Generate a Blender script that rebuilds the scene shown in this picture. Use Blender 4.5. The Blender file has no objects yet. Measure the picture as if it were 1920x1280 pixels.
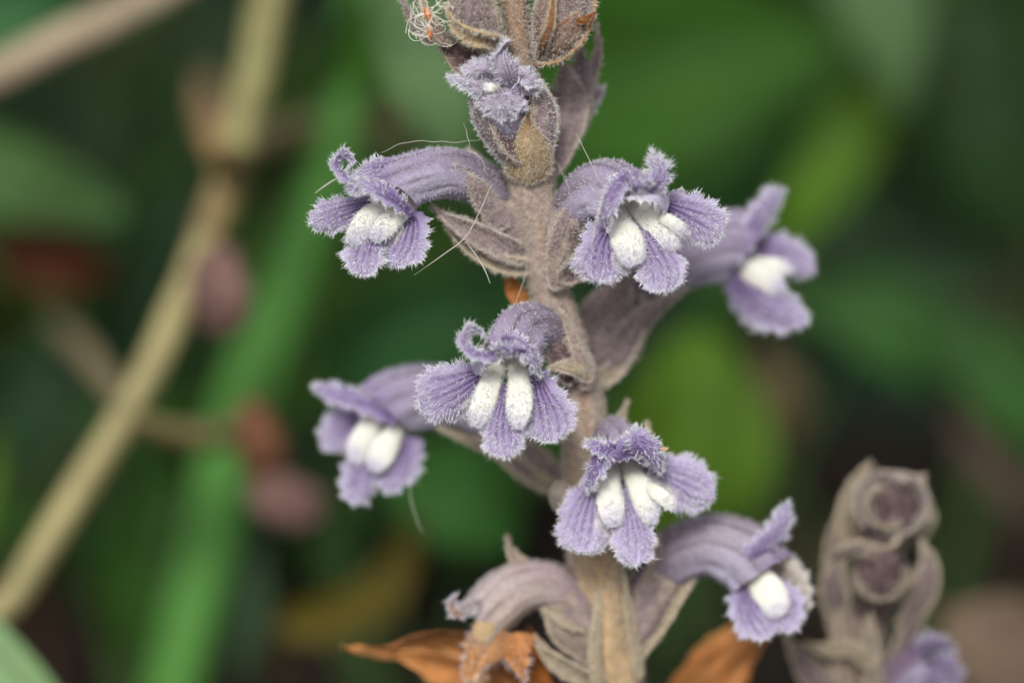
import bpy, math
import numpy as np

# ------------------------------------------------------------------ camera, sky, sun, exposure
# One Blender unit is one centimetre (scale_length below).  The plant is about 15 cm tall.
sc = bpy.context.scene
sc.unit_settings.scale_length = 0.01
K = 240.0            # lengths in the plane of focus are laid out in 1/240 cm
D = 35.0             # camera to plane of focus, cm
PITCH = math.radians(18.0)
FOC = np.array([0.0, 0.0, 7.2])
FWD = np.array([0.0, math.cos(PITCH), -math.sin(PITCH)])
RGT = np.array([1.0, 0.0, 0.0])
UPV = np.array([0.0, math.sin(PITCH), math.cos(PITCH)])
CAM = FOC - D * FWD

cam_data = bpy.data.cameras.new("camera")
cam = bpy.data.objects.new("camera", cam_data)
sc.collection.objects.link(cam)
cam.location = CAM
cam.rotation_euler = (math.radians(90) - PITCH, 0, 0)
cam_data.sensor_width = 36.0
cam_data.lens = 36.0 * D / (1920 / K)
cam_data.clip_start = 0.5
cam_data.clip_end = 2000
cam_data.dof.use_dof = True
cam_data.dof.focus_distance = D
cam_data.dof.aperture_fstop = cam_data.lens * 1e-3 / 2.4
sc.camera = cam

SUN_EL, SUN_AZ = math.radians(46), math.radians(192)   # azimuth measured from +Y clockwise
world = bpy.data.worlds.new("World"); sc.world = world
world.use_nodes = True
wn, wl = world.node_tree.nodes, world.node_tree.links
wn.clear()
sky = wn.new("ShaderNodeTexSky"); sky.sky_type = 'NISHITA'; sky.sun_disc = False
sky.sun_elevation = SUN_EL; sky.sun_rotation = SUN_AZ
sky.air_density = 1.0; sky.dust_density = 4.0
hs = wn.new("ShaderNodeHueSaturation"); hs.inputs["Saturation"].default_value = 0.12
bg = wn.new("ShaderNodeBackground"); bg.inputs["Strength"].default_value = 0.095
wo = wn.new("ShaderNodeOutputWorld")
wl.new(sky.outputs[0], hs.inputs["Color"]); wl.new(hs.outputs[0], bg.inputs[0]); wl.new(bg.outputs[0], wo.inputs[0])

sd = bpy.data.lights.new("sun", 'SUN'); sd.energy = 1.5; sd.angle = math.radians(16); sd.color = (1.0, 0.96, 0.9)
sun = bpy.data.objects.new("sun", sd); sc.collection.objects.link(sun)
sun.rotation_euler = (math.radians(90) - SUN_EL, 0, math.pi - SUN_AZ)
sun.location = (0, -20, 60)

sc.view_settings.view_transform = 'Standard'
sc.view_settings.look = 'None'
sc.view_settings.gamma = 1.0
sc.view_settings.exposure = 1.1
sc.cycles.use_denoising = True
sc.cycles.max_bounces = 8
sc.cycles.transparent_max_bounces = 8

# ------------------------------------------------------------------ helpers
R = np.random.default_rng(7)

def to_world(p):
    """layout coordinates (px across, py down, depth in 1/240 cm behind the plane of focus) to world cm"""
    p = np.asarray(p, float)
    dd = p[..., 2:3] / K
    s = (D + dd) / D / K
    x = (p[..., 0:1] - 960.0) * s
    y = (640.0 - p[..., 1:2]) * s
    return CAM + RGT * x + UPV * y + FWD * (D + dd)

def cm(v): return v * K

def lin(r, g, b):
    f = lambda c: (c / 255 / 12.92) if c / 255 <= 0.04045 else ((c / 255 + 0.055) / 1.055) ** 2.4
    return np.array([f(r), f(g), f(b)])

def cr(pts, n):
    """Catmull-Rom through rows of pts"""
    p = np.asarray(pts, float)
    m = len(p)
    if m == 2:
        t = np.linspace(0, 1, n)[:, None]
        return p[0] * (1 - t) + p[1] * t
    ext = np.vstack([2 * p[0] - p[1], p, 2 * p[-1] - p[-2]])
    seg = np.linalg.norm(np.diff(p[:, :3], axis=0), axis=1) + 1e-6
    cum = np.concatenate([[0], np.cumsum(seg)]) / seg.sum()
    t = np.linspace(0, 1, n)
    i = np.clip(np.searchsorted(cum, t, side='right') - 1, 0, m - 2)
    f = ((t - cum[i]) / (cum[i + 1] - cum[i]))[:, None]
    p0, p1, p2, p3 = ext[i], ext[i + 1], ext[i + 2], ext[i + 3]
    return 0.5 * (2 * p1 + (p2 - p0) * f + (2 * p0 - 5 * p1 + 4 * p2 - p3) * f ** 2 + (3 * p1 - p0 - 3 * p2 + p3) * f ** 3)

def unit(v): return v / (np.linalg.norm(v, axis=-1, keepdims=True) + 1e-9)

def wob(x, y, seed, k=4):
    """smooth noise of two parameters, about -1..1"""
    r = np.random.default_rng(seed)
    o = 0
    for j in range(k):
        a, b, c = r.uniform(-7, 7), r.uniform(-7, 7), r.uniform(0, 6.3)
        o = o + np.sin(a * x + b * y + c)
    return o / k * 1.4

def mixc(a, b, t):
    t = np.clip(t, 0, 1)[..., None]
    return np.asarray(a) * (1 - t) + np.asarray(b) * t

OFF = [0.0]
class Organ:
    """collects surfaces and hairs in layout coordinates and links them as one mesh object"""
    def __init__(s): s.v = []; s.q = []; s.t = []; s.qm = []; s.tm = []; s.c = []; s.n = 0; s.mats = []
    def mi(s, m):
        if m not in s.mats: s.mats.append(m)
        return s.mats.index(m)
    def grid(s, pts, col, mat, closed=False):
        nu, nv = pts.shape[:2]
        idx = np.arange(nu * nv).reshape(nu, nv) + s.n
        nx = np.roll(idx, -1, 1) if closed else idx[:, 1:]
        a = idx if closed else idx[:, :-1]
        q = np.stack([a[:-1], nx[:-1], nx[1:], a[1:]], -1).reshape(-1, 4)
        s.q.append(q); s.qm.append(np.full(len(q), s.mi(mat)))
        s.v.append(pts.reshape(-1, 3)); s.c.append(np.broadcast_to(col, pts.shape).reshape(-1, 3)); s.n += nu * nv
    def hairs(s, p, d, ln, rad, col, mat, bend=0.35, seg=2):
        """p, d: n x 3 roots and unit directions; ln, rad: n"""
        n = len(p)
        if n == 0: return
        ln = np.broadcast_to(ln, n)[:, None]; rad = np.broadcast_to(rad, n)[:, None]
        a = unit(np.cross(d, R.normal(size=(n, 3)))); b = np.cross(d, a)
        k = R.normal(size=(n, 3)) * bend
        ring = []
        for j in range(seg + 1):
            t = j / seg
            c = p + d * ln * t + k * ln * t * t * 0.5
            if j == seg: ring.append(c[:, None]); break
            w = rad * (1 - 0.45 * t)
            ring.append(np.stack([c + w * (math.cos(o) * a + math.sin(o) * b) for o in (0, 2.094, 4.189)], 1))
        vs = np.concatenate(ring, 1); m = vs.shape[1]
        base = np.arange(n)[:, None] * m + s.n
        for j in range(seg - 1):
            for o in range(3):
                e, f = j * 3 + o, j * 3 + (o + 1) % 3
                s.q.append(np.concatenate([base + e, base + f, base + f + 3, base + e + 3], 1)); s.qm.append(np.full(n, s.mi(mat)))
        j = (seg - 1) * 3
        for o in range(3):
            s.t.append(np.concatenate([base + j + o, base + j + (o + 1) % 3, base + m - 1], 1)); s.tm.append(np.full(n, s.mi(mat)))
        s.v.append(vs.reshape(-1, 3)); s.n += n * m
        s.c.append(np.broadcast_to(np.asarray(col)[..., None, :] if np.ndim(col) == 2 else col, (n, m, 3)).reshape(-1, 3))
    def build(s, name, parent=None, world_pts=False, origin=None):
        v = np.concatenate(s.v); v = v if world_pts else to_world(v + np.array([0, 0, OFF[0]]))
        c = np.concatenate(s.c)
        q = np.concatenate(s.q) if s.q else np.zeros((0, 4), int)
        t = np.concatenate(s.t) if s.t else np.zeros((0, 3), int)
        o0 = v.mean(0) if origin is None else np.asarray(origin, float)
        me = bpy.data.meshes.new(name)
        me.vertices.add(len(v)); me.vertices.foreach_set("co", (v - o0).astype(np.float32).ravel())
        lv = np.concatenate([q.ravel(), t.ravel()]).astype(np.int32)
        me.loops.add(len(lv)); me.loops.foreach_set("vertex_index", lv)
        ls = np.concatenate([np.arange(len(q)) * 4, len(q) * 4 + np.arange(len(t)) * 3]).astype(np.int32)
        me.polygons.add(len(ls)); me.polygons.foreach_set("loop_start", ls)
        me.polygons.foreach_set("use_smooth", np.ones(len(ls), bool))
        me.polygons.foreach_set("material_index", np.concatenate(s.qm + s.tm).astype(np.int32) if not (s.q and s.t) else np.concatenate([np.concatenate(s.qm), np.concatenate(s.tm)]).astype(np.int32))
        for m in s.mats: me.materials.append(MAT[m])
        at = me.color_attributes.new("Col", 'FLOAT_COLOR', 'POINT')
        at.data.foreach_set("color", np.concatenate([c, np.ones((len(c), 1))], 1).astype(np.float32).ravel())
        me.update(calc_edges=True); me.validate()
        ob = bpy.data.objects.new(name, me); sc.collection.objects.link(ob)
        pw = np.zeros(3)
        if parent is not None:
            ob.parent = parent; pw = np.array(parent["_w"])
        ob.location = o0 - pw; ob["_w"] = [float(x) for x in o0]
        return ob

def empty(name, at, parent=None, world_pts=False):
    w = np.asarray(at, float) if world_pts else to_world(at)
    o = bpy.data.objects.new(name, None); sc.collection.objects.link(o)
    o.empty_display_size = 0.2
    pw = np.zeros(3)
    if parent is not None: o.parent = parent; pw = np.array(parent["_w"])
    o.location = w - pw; o["_w"] = [float(x) for x in w]
    return o

def tag(o, label, cat=None, group=None, kind=None):
    if label: o["label"] = label
    if cat: o["category"] = cat
    if group: o["group"] = group
    if kind: o["kind"] = kind
    return o

# ------------------------------------------------------------------ materials: pigment attribute, grain, relief
MAT = {}
def material(name, rough=0.6, trans=0.0, grain=(60, 0.25), bump=(90, 0.3, 0.02), spec=0.3, sheen=0.0, tint=None):
    m = bpy.data.materials.new(name); m.use_nodes = True
    n, l = m.node_tree.nodes, m.node_tree.links; n.clear()
    out = n.new("ShaderNodeOutputMaterial"); pr = n.new("ShaderNodeBsdfPrincipled")
    at = n.new("ShaderNodeAttribute"); at.attribute_name = "Col"
    tc = n.new("ShaderNodeTexCoord")
    no = n.new("ShaderNodeTexNoise"); no.inputs["Scale"].default_value = grain[0]; no.inputs["Detail"].default_value = 4
    l.new(tc.outputs["Object"], no.inputs["Vector"])
    mr = n.new("ShaderNodeMapRange"); mr.inputs["From Min"].default_value = 0.3; mr.inputs["From Max"].default_value = 0.7
    mr.inputs["To Min"].default_value = 1 - grain[1]; mr.inputs["To Max"].default_value = 1 + grain[1]
    l.new(no.outputs[0], mr.inputs["Value"])
    mu = n.new("ShaderNodeVectorMath"); mu.operation = 'SCALE'
    l.new(at.outputs["Color"], mu.inputs[0]); l.new(mr.outputs[0], mu.inputs["Scale"])
    col = mu.outputs[0]
    l.new(col, pr.inputs["Base Color"])
    pr.inputs["Roughness"].default_value = rough; pr.inputs["Specular IOR Level"].default_value = spec
    if sheen: pr.inputs["Sheen Weight"].default_value = sheen; pr.inputs["Sheen Roughness"].default_value = 0.5
    if bump:
        nb = n.new("ShaderNodeTexNoise"); nb.inputs["Scale"].default_value = bump[0]; nb.inputs["Detail"].default_value = 3
        l.new(tc.outputs["Object"], nb.inputs["Vector"])
        bp = n.new("ShaderNodeBump"); bp.inputs["Strength"].default_value = bump[1]; bp.inputs["Distance"].default_value = bump[2]
        l.new(nb.outputs[0], bp.inputs["Height"]); l.new(bp.outputs[0], pr.inputs["Normal"])
    last = pr.outputs[0]
    if trans:
        tr = n.new("ShaderNodeBsdfTranslucent"); l.new(col, tr.inputs["Color"])
        mx = n.new("ShaderNodeMixShader"); mx.inputs[0].default_value = trans
        l.new(last, mx.inputs[1]); l.new(tr.outputs[0], mx.inputs[2]); last = mx.outputs[0]
    l.new(last, out.inputs["Surface"])
    MAT[name] = m
material("petal", 0.75, 0.36, (25, 0.16), (70, 0.35, 0.012), 0.15)
material("palate", 0.95, 0.35, (45, 0.04), (110, 0.15, 0.006), 0.05)
material("hair", 0.45, 0.45, (3, 0.06), None, 0.35)
material("felt", 0.8, 0.1, (18, 0.28), (60, 0.5, 0.014), 0.2)
material("dry_tissue", 0.7, 0.4, (7, 0.3), (25, 0.6, 0.03), 0.25)
material("straw", 0.6, 0.0, (2.5, 0.22), (6, 0.5, 0.05), 0.3)
material("leaf", 0.6, 0.25, (0.9, 0.35), (2.5, 0.5, 0.08), 0.1)
material("soil", 0.95, 0.0, (0.8, 0.5), (2.2, 1.0, 0.5), 0.1)
material("membrane", 0.35, 0.6, (10, 0.1), None, 0.4)

_n, _l = MAT["membrane"].node_tree.nodes, MAT["membrane"].node_tree.links
_out = [x for x in _n if x.type == 'OUTPUT_MATERIAL'][0]; _src = _out.inputs["Surface"].links[0].from_socket
_tr = _n.new("ShaderNodeBsdfTransparent"); _mx = _n.new("ShaderNodeMixShader"); _mx.inputs[0].default_value = 0.62
_l.new(_src, _mx.inputs[1]); _l.new(_tr.outputs[0], _mx.inputs[2]); _l.new(_mx.outputs[0], _out.inputs["Surface"])

# pigments
LILAC = np.array([0.255, 0.208, 0.345]); LILAC_PALE = np.array([0.46, 0.43, 0.56]); VEIN = np.array([0.075, 0.030, 0.125])
DEEP = np.array([0.145, 0.102, 0.225]); CREAM = np.array([0.70, 0.70, 0.63])
MAUVE = np.array([0.165, 0.122, 0.128]); MAUVE_D = np.array([0.075, 0.045, 0.048]); TAUPE = np.array([0.225, 0.170, 0.145])
TAN = np.array([0.335, 0.275, 0.190]); RUST = np.array([0.150, 0.058, 0.016]); TUBE = np.array([0.300, 0.255, 0.355]); TUBE_D = np.array([0.135, 0.098, 0.118])
HAIRW = np.array([0.86, 0.86, 0.90]); HAIRT = np.array([0.74, 0.68, 0.61])

# ------------------------------------------------------------------ surfaces
def ribbon(mid, hw, tw=0.0, nu=44, nv=32, cup=-0.15, ruffle=3.0, cap=0.35, basecap=0.0, seed=1, wavy=0.06, ce=(2.8, 0.5)):
    """petal- or leaf-shaped sheet. mid: rows of layout points, hw: half widths, tw: twist angles (rad).
    returns points, normals, u, v, cross directions, tangents"""
    m = len(mid)
    hw = np.broadcast_to(np.asarray(hw, float), m); tw = np.broadcast_to(np.asarray(tw, float), m)
    s = cr(np.column_stack([np.asarray(mid, float), hw, tw]), nu)
    c, h, a = s[:, :3], np.maximum(s[:, 3], 0.5), s[:, 4]
    u = np.linspace(0, 1, nu); v = np.linspace(-1, 1, nv)
    t = np.clip((u - (1 - cap)) / cap, 0, 1) if cap else 0 * u
    h = h * np.clip(1 - t ** ce[0], 0.0006, 1) ** ce[1]
    if basecap:
        t = np.clip((basecap - u) / basecap, 0, 1); h = h * np.sqrt(np.clip(1 - t ** 2, 0.0006, 1))
    T = unit(np.gradient(c, axis=0))
    scr = unit(np.stack([-T[:, 1], T[:, 0], 0 * T[:, 0]], 1) + 1e-9)
    dep = np.cross(T, scr)                       # faces away or to the viewer
    dep = dep * np.where(dep[:, 2:3] > 0, -1, 1)  # to the viewer
    X = scr * np.cos(a)[:, None] - dep * np.sin(a)[:, None]
    N = scr * np.sin(a)[:, None] + dep * np.cos(a)[:, None]
    U, V = np.meshgrid(u, v, indexing='ij')
    H = h[:, None] * (1 + wavy * wob(U * 1.6, V * 0.5, seed + 3) * np.abs(V))
    off = cup * H * V ** 2 + ruffle * np.abs(V) ** 1.5 * wob(U * 1.7, V, seed) * (0.25 + U)
    P = c[:, None] + X[:, None] * (H * V)[..., None] + N[:, None] * off[..., None]
    return P, N, U, V, X, T

def normals(P, ref, closed=False):
    du = np.gradient(P, axis=0)
    dv = (np.roll(P, -1, 1) - np.roll(P, 1, 1)) if closed else np.gradient(P, axis=1)
    n = unit(np.cross(du, dv))
    return n * np.where((n * ref).sum(-1, keepdims=True) < 0, -1, 1)

def scatter(P, N, n, weight=None, closed=False):
    """random points on a grid surface: positions, normals, grid coordinates"""
    if closed: P = np.concatenate([P, P[:, :1]], 1); N = np.concatenate([N, N[:, :1]], 1)
    a = np.linalg.norm(np.cross(P[1:, :-1] - P[:-1, :-1], P[:-1, 1:] - P[:-1, :-1]), axis=-1)
    if weight is not None: a = a * (weight[1:, 1:] if not closed else weight[1:, :])
    pr = (a / a.sum()).ravel()
    k = R.choice(len(pr), n, p=pr); i, j = np.unravel_index(k, a.shape)
    fu, fv = R.random((n, 1)), R.random((n, 1))
    f = lambda A: (A[i, j] * (1 - fu) + A[i + 1, j] * fu) * (1 - fv) + (A[i, j + 1] * (1 - fu) + A[i + 1, j + 1] * fu) * fv
    return f(P), unit(f(N)), i + fu[:, 0], j + fv[:, 0]

def veins(U, V, seed, k=5):
    r = np.random.default_rng(seed)
    o = np.zeros_like(U)
    for j in range(k):
        s = (j - (k - 1) / 2) / ((k - 1) / 2) * 0.72
        w = 0.045 + 0.025 * r.random()
        path = s * (0.35 + 0.75 * U) + 0.05 * np.sin(U * r.uniform(5, 9) + r.uniform(0, 6)) * U
        st = (1.0 if abs(s) < 0.4 else 0.7)
        o = np.maximum(o, st * np.exp(-((V - path) / w) ** 2) * np.clip(1.25 - U * 0.9, 0, 1) * np.clip(U * 8, 0, 1))
        for q in range(2):                        # side veins
            u0 = r.uniform(0.35, 0.7); sg = r.choice([-1, 1]); sl = r.uniform(0.35, 0.7)
            pb = path + sg * sl * np.clip(U - u0, 0, 1)
            o = np.maximum(o, 0.55 * st * np.exp(-((V - pb) / (w * 0.7)) ** 2) * (U > u0) * np.clip(1.2 - U, 0, 1))
    return o

LIP = [None]
def lip_slope(m):
    m = np.asarray(m, float).copy()
    if LIP[0] is not None: m[:, 2] -= 0.5 * (m[:, 1] - LIP[0] - 55)
    return m

def petal(name, parent, mid, hw, tw=0.0, cup=-0.2, ruffle=4.0, cap=0.35, hair=1.0, seed=1, base=LILAC, edge=LILAC_PALE, pale_base=0.0, white_side=None, vein=1.0, hl=13.5, nu=46, nv=36, back=None):
    if name == "lower_lip_lobe": mid = lip_slope(mid); hw = np.asarray(hw, float) * np.interp(np.linspace(0, 1, len(hw)), [0, 0.4, 1], [1.5, 1.12, 1.0])
    P, N, U, V, X, T = ribbon(mid, hw, tw, nu, nv, cup, ruffle * 1.25, cap, 0, seed, 0.14)
    P = P + (X[:, None] * (V * np.abs(V) ** 6 * 3.4 * np.sin(U * 31 + seed) * (0.5 + np.abs(np.sin(U * 7 + seed))))[..., None] + T[:, None] * (U ** 8 * 2.6 * np.sin(V * 8 + seed * 1.7))[..., None])
    vn = veins(U, V, seed + 11) * vein
    P = P - N[:, None] * (vn * 2.6 - 1.6 * np.abs(np.sin(V * 9 + seed)) * np.clip(U * 2, 0, 1))[..., None]
    c = mixc(base, edge, np.clip(np.abs(V) ** 3 * 0.6 + U ** 3 * 0.45, 0, 1) + 0.12 * wob(U * 2, V * 2, seed + 5))
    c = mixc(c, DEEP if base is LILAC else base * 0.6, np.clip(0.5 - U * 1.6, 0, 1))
    c = mixc(c, VEIN if base is LILAC else base * 0.45, vn)
    if pale_base: c = mixc(c, CREAM * 0.92, np.clip((pale_base - U) / 0.14 + 0.4 * wob(U * 4, V * 4, seed), 0, 1))
    if white_side: c = mixc(c, CREAM * 0.95, np.clip((white_side[0] * V - white_side[1] + 0.30 + 0.12 * wob(U * 3, V * 3, seed + 9)) * 3, 0, 1) * np.clip((white_side[2] + 0.08 - U) * 5, 0, 1))
    o = Organ(); o.grid(P, c, "petal")
    if hair > 0:
        Nn = normals(P, N[:, None])
        area = np.linalg.norm(np.cross(P[1:, :-1] - P[:-1, :-1], P[:-1, 1:] - P[:-1, :-1]), axis=-1).sum()
        ax = unit(T)[:, None] * U[..., None] ** 1.2 * 1.0 + X[:, None] * (V * np.abs(V) * 1.1)[..., None]
        # over the face
        n = int(area / 42 * hair)
        p, nn, i, j = scatter(P, Nn, n, 0.10 + U ** 1.5 * (0.5 + np.abs(V) * 1.2))
        ii, jj = np.clip(i.astype(int), 0, nu - 1), np.clip(j.astype(int), 0, nv - 1)
        d = unit(nn * 0.6 + ax[ii, jj] * 1.1 + R.normal(size=(n, 3)) * 0.22)
        o.hairs(p, d, hl * R.uniform(0.45, 1.1, n), 0.55, HAIRW * R.uniform(0.9, 1.0, (n, 1)), "hair")
        # along the margin
        loop = np.concatenate([P[6:, 0], P[-1, 1:-1], P[6:, -1][::-1]]); ln = np.concatenate([Nn[6:, 0], Nn[-1, 1:-1], Nn[6:, -1][::-1]])
        out = np.concatenate([-X[6:] + T[6:] * (U[6:, :1] ** 3) * 1.2, np.repeat(T[-1:], nv - 2, 0), (X[6:] + T[6:] * (U[6:, :1] ** 3) * 1.2)[::-1]])
        sl = np.linalg.norm(np.diff(loop, axis=0), axis=1); cu = np.concatenate([[0], np.cumsum(sl)])
        n = int(cu[-1] / 1.75 * hair); tt = R.uniform(0, cu[-1], n)
        k = np.clip(np.searchsorted(cu, tt) - 1, 0, len(loop) - 2); f = ((tt - cu[k]) / (sl[k] + 1e-9))[:, None]
        p = loop[k] * (1 - f) + loop[k + 1] * f
        d = unit(unit(out[k]) * 1.0 + ln[k] * R.uniform(-0.5, 0.7, (n, 1)) + R.normal(size=(n, 3)) * 0.38)
        o.hairs(p, d, hl * R.uniform(0.35, 1.1, n) * (0.85 + 0.4 * np.sin(tt / 17 + seed) * np.sin(tt / 7.3)), 0.66, HAIRW * R.uniform(0.9, 1.0, (n, 1)), "hair")
    return o.build(name, parent)

def sweep(mid, rad, nu=40, nv=28, up=(0, -1, 0), flat=1.0, slant=0.0, ridge=None, round_end=False, round_start=False):
    """tube along a path. theta = 0 is the upper side"""
    m = len(mid)
    s = cr(np.column_stack([np.asarray(mid, float), np.broadcast_to(np.asarray(rad, float), m), np.broadcast_to(np.asarray(flat, float), m)]), nu)
    c, r, fl = s[:, :3], np.maximum(s[:, 3], 0.3), s[:, 4]
    u = np.linspace(0, 1, nu); th = np.linspace(0, 2 * math.pi, nv, endpoint=False)
    L = np.linalg.norm(np.diff(c, axis=0), axis=1).sum()
    if round_end:
        e = np.clip((u - (1 - r[-1] / L)) / (r[-1] / L), 0, 1); r = r * np.sqrt(np.clip(1 - e ** 2, 0.0004, 1))
    if round_start:
        e = np.clip((r[0] / L - u) / (r[0] / L), 0, 1); r = r * np.sqrt(np.clip(1 - e ** 2, 0.0004, 1))
    T = unit(np.gradient(c, axis=0))
    ups = np.asarray(up, float)
    A = []
    a = unit(ups - T[0] * (T[0] @ ups))
    for i in range(nu):
        a = unit(a - T[i] * (T[i] @ a)); A.append(a)
    A = np.array(A); B = np.cross(T, A)
    U, TH = np.meshgrid(u, th, indexing='ij')
    rr = r[:, None] * (1 + (ridge(U, TH) if ridge is not None else 0))
    O = A[:, None] * np.cos(TH)[..., None] + B[:, None] * (np.sin(TH) * fl[:, None])[..., None]
    P = c[:, None] + O * rr[..., None]
    if slant: P = P + T[:, None] * (slant * (np.cos(TH) + 0.0) * np.clip(U - 0.6, 0, 1) / 0.4)[..., None]
    return P, unit(O), U, TH, T

def fuzz(o, P, N, density, hl, rad=0.65, col=HAIRT, lean=None, jitter=0.45, closed=True, weight=None):
    """short felt over a surface; density = layout units squared per hair"""
    Q = np.concatenate([P, P[:, :1]], 1) if closed else P
    area = np.linalg.norm(np.cross(Q[1:, :-1] - Q[:-1, :-1], Q[:-1, 1:] - Q[:-1, :-1]), axis=-1).sum()
    n = int(area / density)
    p, nn, i, j = scatter(P, N, n, weight, closed)
    d = nn + R.normal(size=(n, 3)) * jitter
    if lean is not None: d = d + np.asarray(lean)
    o.hairs(p, unit(d), hl * R.uniform(0.5, 1.15, n), rad, col * R.uniform(0.8, 1.0, (n, 1)), "hair", bend=0.6)

def corolla(parent, mid, rad, flat=0.9, slant=0.0, seed=1, base=TUBE, dark=TUBE_D, hair=1.0, nv=44, nu=52, below=LILAC_PALE, up=(0, -1, 0), inner=True):
    rd = lambda U, TH: 0.035 * np.cos(TH * 7 + 0.9 * np.sin(U * 5 + seed)) * (0.4 + U) + 0.05 * wob(U * 2.2, np.cos(TH) * 1.2, seed) + 0.06 * np.exp(-((TH - 0.0) / 0.35) ** 2) + 0.06 * np.exp(-((TH - 2 * math.pi) / 0.35) ** 2)
    P, N, U, TH, T = sweep(mid, rad, nu, nv, up, flat, slant, rd)
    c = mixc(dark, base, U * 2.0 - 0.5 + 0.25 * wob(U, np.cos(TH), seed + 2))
    c = mixc(c, below, np.clip(-np.cos(TH) * 1.1 + 0.15, 0, 1) * np.clip(U * 1.8 - 0.45, 0, 1))
    ln = np.zeros_like(U)
    for k in range(9):
        a = k / 9 * 2 * math.pi + 0.25
        dth = (TH - a - 0.12 * np.sin(U * 4 + k) + math.pi) % (2 * math.pi) - math.pi
        ln = np.maximum(ln, np.exp(-(dth / 0.055) ** 2) * np.clip(U * 2.5 - 0.5, 0, 1))
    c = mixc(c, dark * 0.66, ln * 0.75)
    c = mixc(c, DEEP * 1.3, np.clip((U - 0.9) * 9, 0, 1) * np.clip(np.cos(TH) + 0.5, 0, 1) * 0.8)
    o = Organ(); o.grid(P, c, "petal", True)
    if hair > 0:
        Nn = normals(P, N, True)
        fuzz(o, P, Nn, 42 / hair, 6.5, 0.5, HAIRW * 0.92)
        k = int(90 * hair); j = R.integers(0, nv, k)
        j = j[np.cos(TH[0, j]) > -0.35]; k = len(j)
        f = R.random((k, 1)); p = P[-1, j] * (1 - f) + P[-1, (j + 1) % nv] * f
        o.hairs(p, unit(T[-1] * 0.8 + N[-1, j] * 0.7 + R.normal(size=(k, 3)) * 0.35), 12 * R.uniform(0.5, 1.1, k), 0.7, HAIRW, "hair")
    return o.build("corolla_tube", parent)

def palate(parent, mid, rad, flat=1.2, hair=1.0, seed=1, end=LILAC_PALE, body=CREAM):
    """one of the two white folds: wide in the throat, its far end dips between the lobes and turns lilac"""
    m = lip_slope(mid); r = np.asarray(rad, float) * 0.9
    sl = m[:, 2] - np.asarray(mid, float)[:, 2]; L = float(mid[0][2]) - 14          # level of the lobes beside the fold
    d0 = m[1] - m[0]; m[0, :2] -= d0[:2] * 0.5; r[0] = max(r[0], r[1] * 0.85)
    d1 = m[-1] - m[-2]
    m = np.vstack([m, m[-1] + np.array([d1[0] * 0.5, d1[1] * 0.5, 0])]); sl = np.append(sl, sl[-1] + (sl[-1] - sl[-2]) * 0.5)
    wid = np.append(r * np.array([0.98, 0.98, 1.04, 1.06]), r[-1] * 0.5); dep = np.array([r[0] * 0.6, r[1] * 0.5, r[2] * 0.40, r[3] * 0.26, 2.0])
    m[:, 2] = L + sl + np.array([34, -8, -14, -12, -4]) + dep
    P, N, U, TH, T = sweep(m, dep, 44, 30, (0, 0, -1), wid / dep * flat / 1.2, 0, lambda U, TH: 0.05 * wob(U * 2.0, np.cos(TH), seed))
    c = mixc(body * np.array([0.80, 0.79, 0.68]), body, U * 2.0)  # throat end creamier and greyed, the throat's shadow put into the colour
    c = mixc(c, end, np.clip((U - 0.74 + 0.05 * np.cos(TH * 2 + seed) + 0.05 * wob(U * 5, np.cos(TH) * 2, seed)) * 4.0, 0, 1))
    o = Organ(); o.grid(P, c, "palate", True)
    if hair > 0:
        Nn = normals(P, N, True)
        fuzz(o, P, Nn, 15 / hair, 3.4, 0.42, np.array([0.84, 0.84, 0.80]), jitter=0.7)
        fuzz(o, P, Nn, 22 / hair, 9.5, 0.55, HAIRW, lean=T[-8] * 0.8 + np.array([0, 0, -0.2]), weight=np.clip(U - 0.5, 0.02, 1) ** 1.5 + 0.15 * np.abs(np.sin(TH)) ** 6)
    return o.build("palate_fold", parent)

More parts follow.
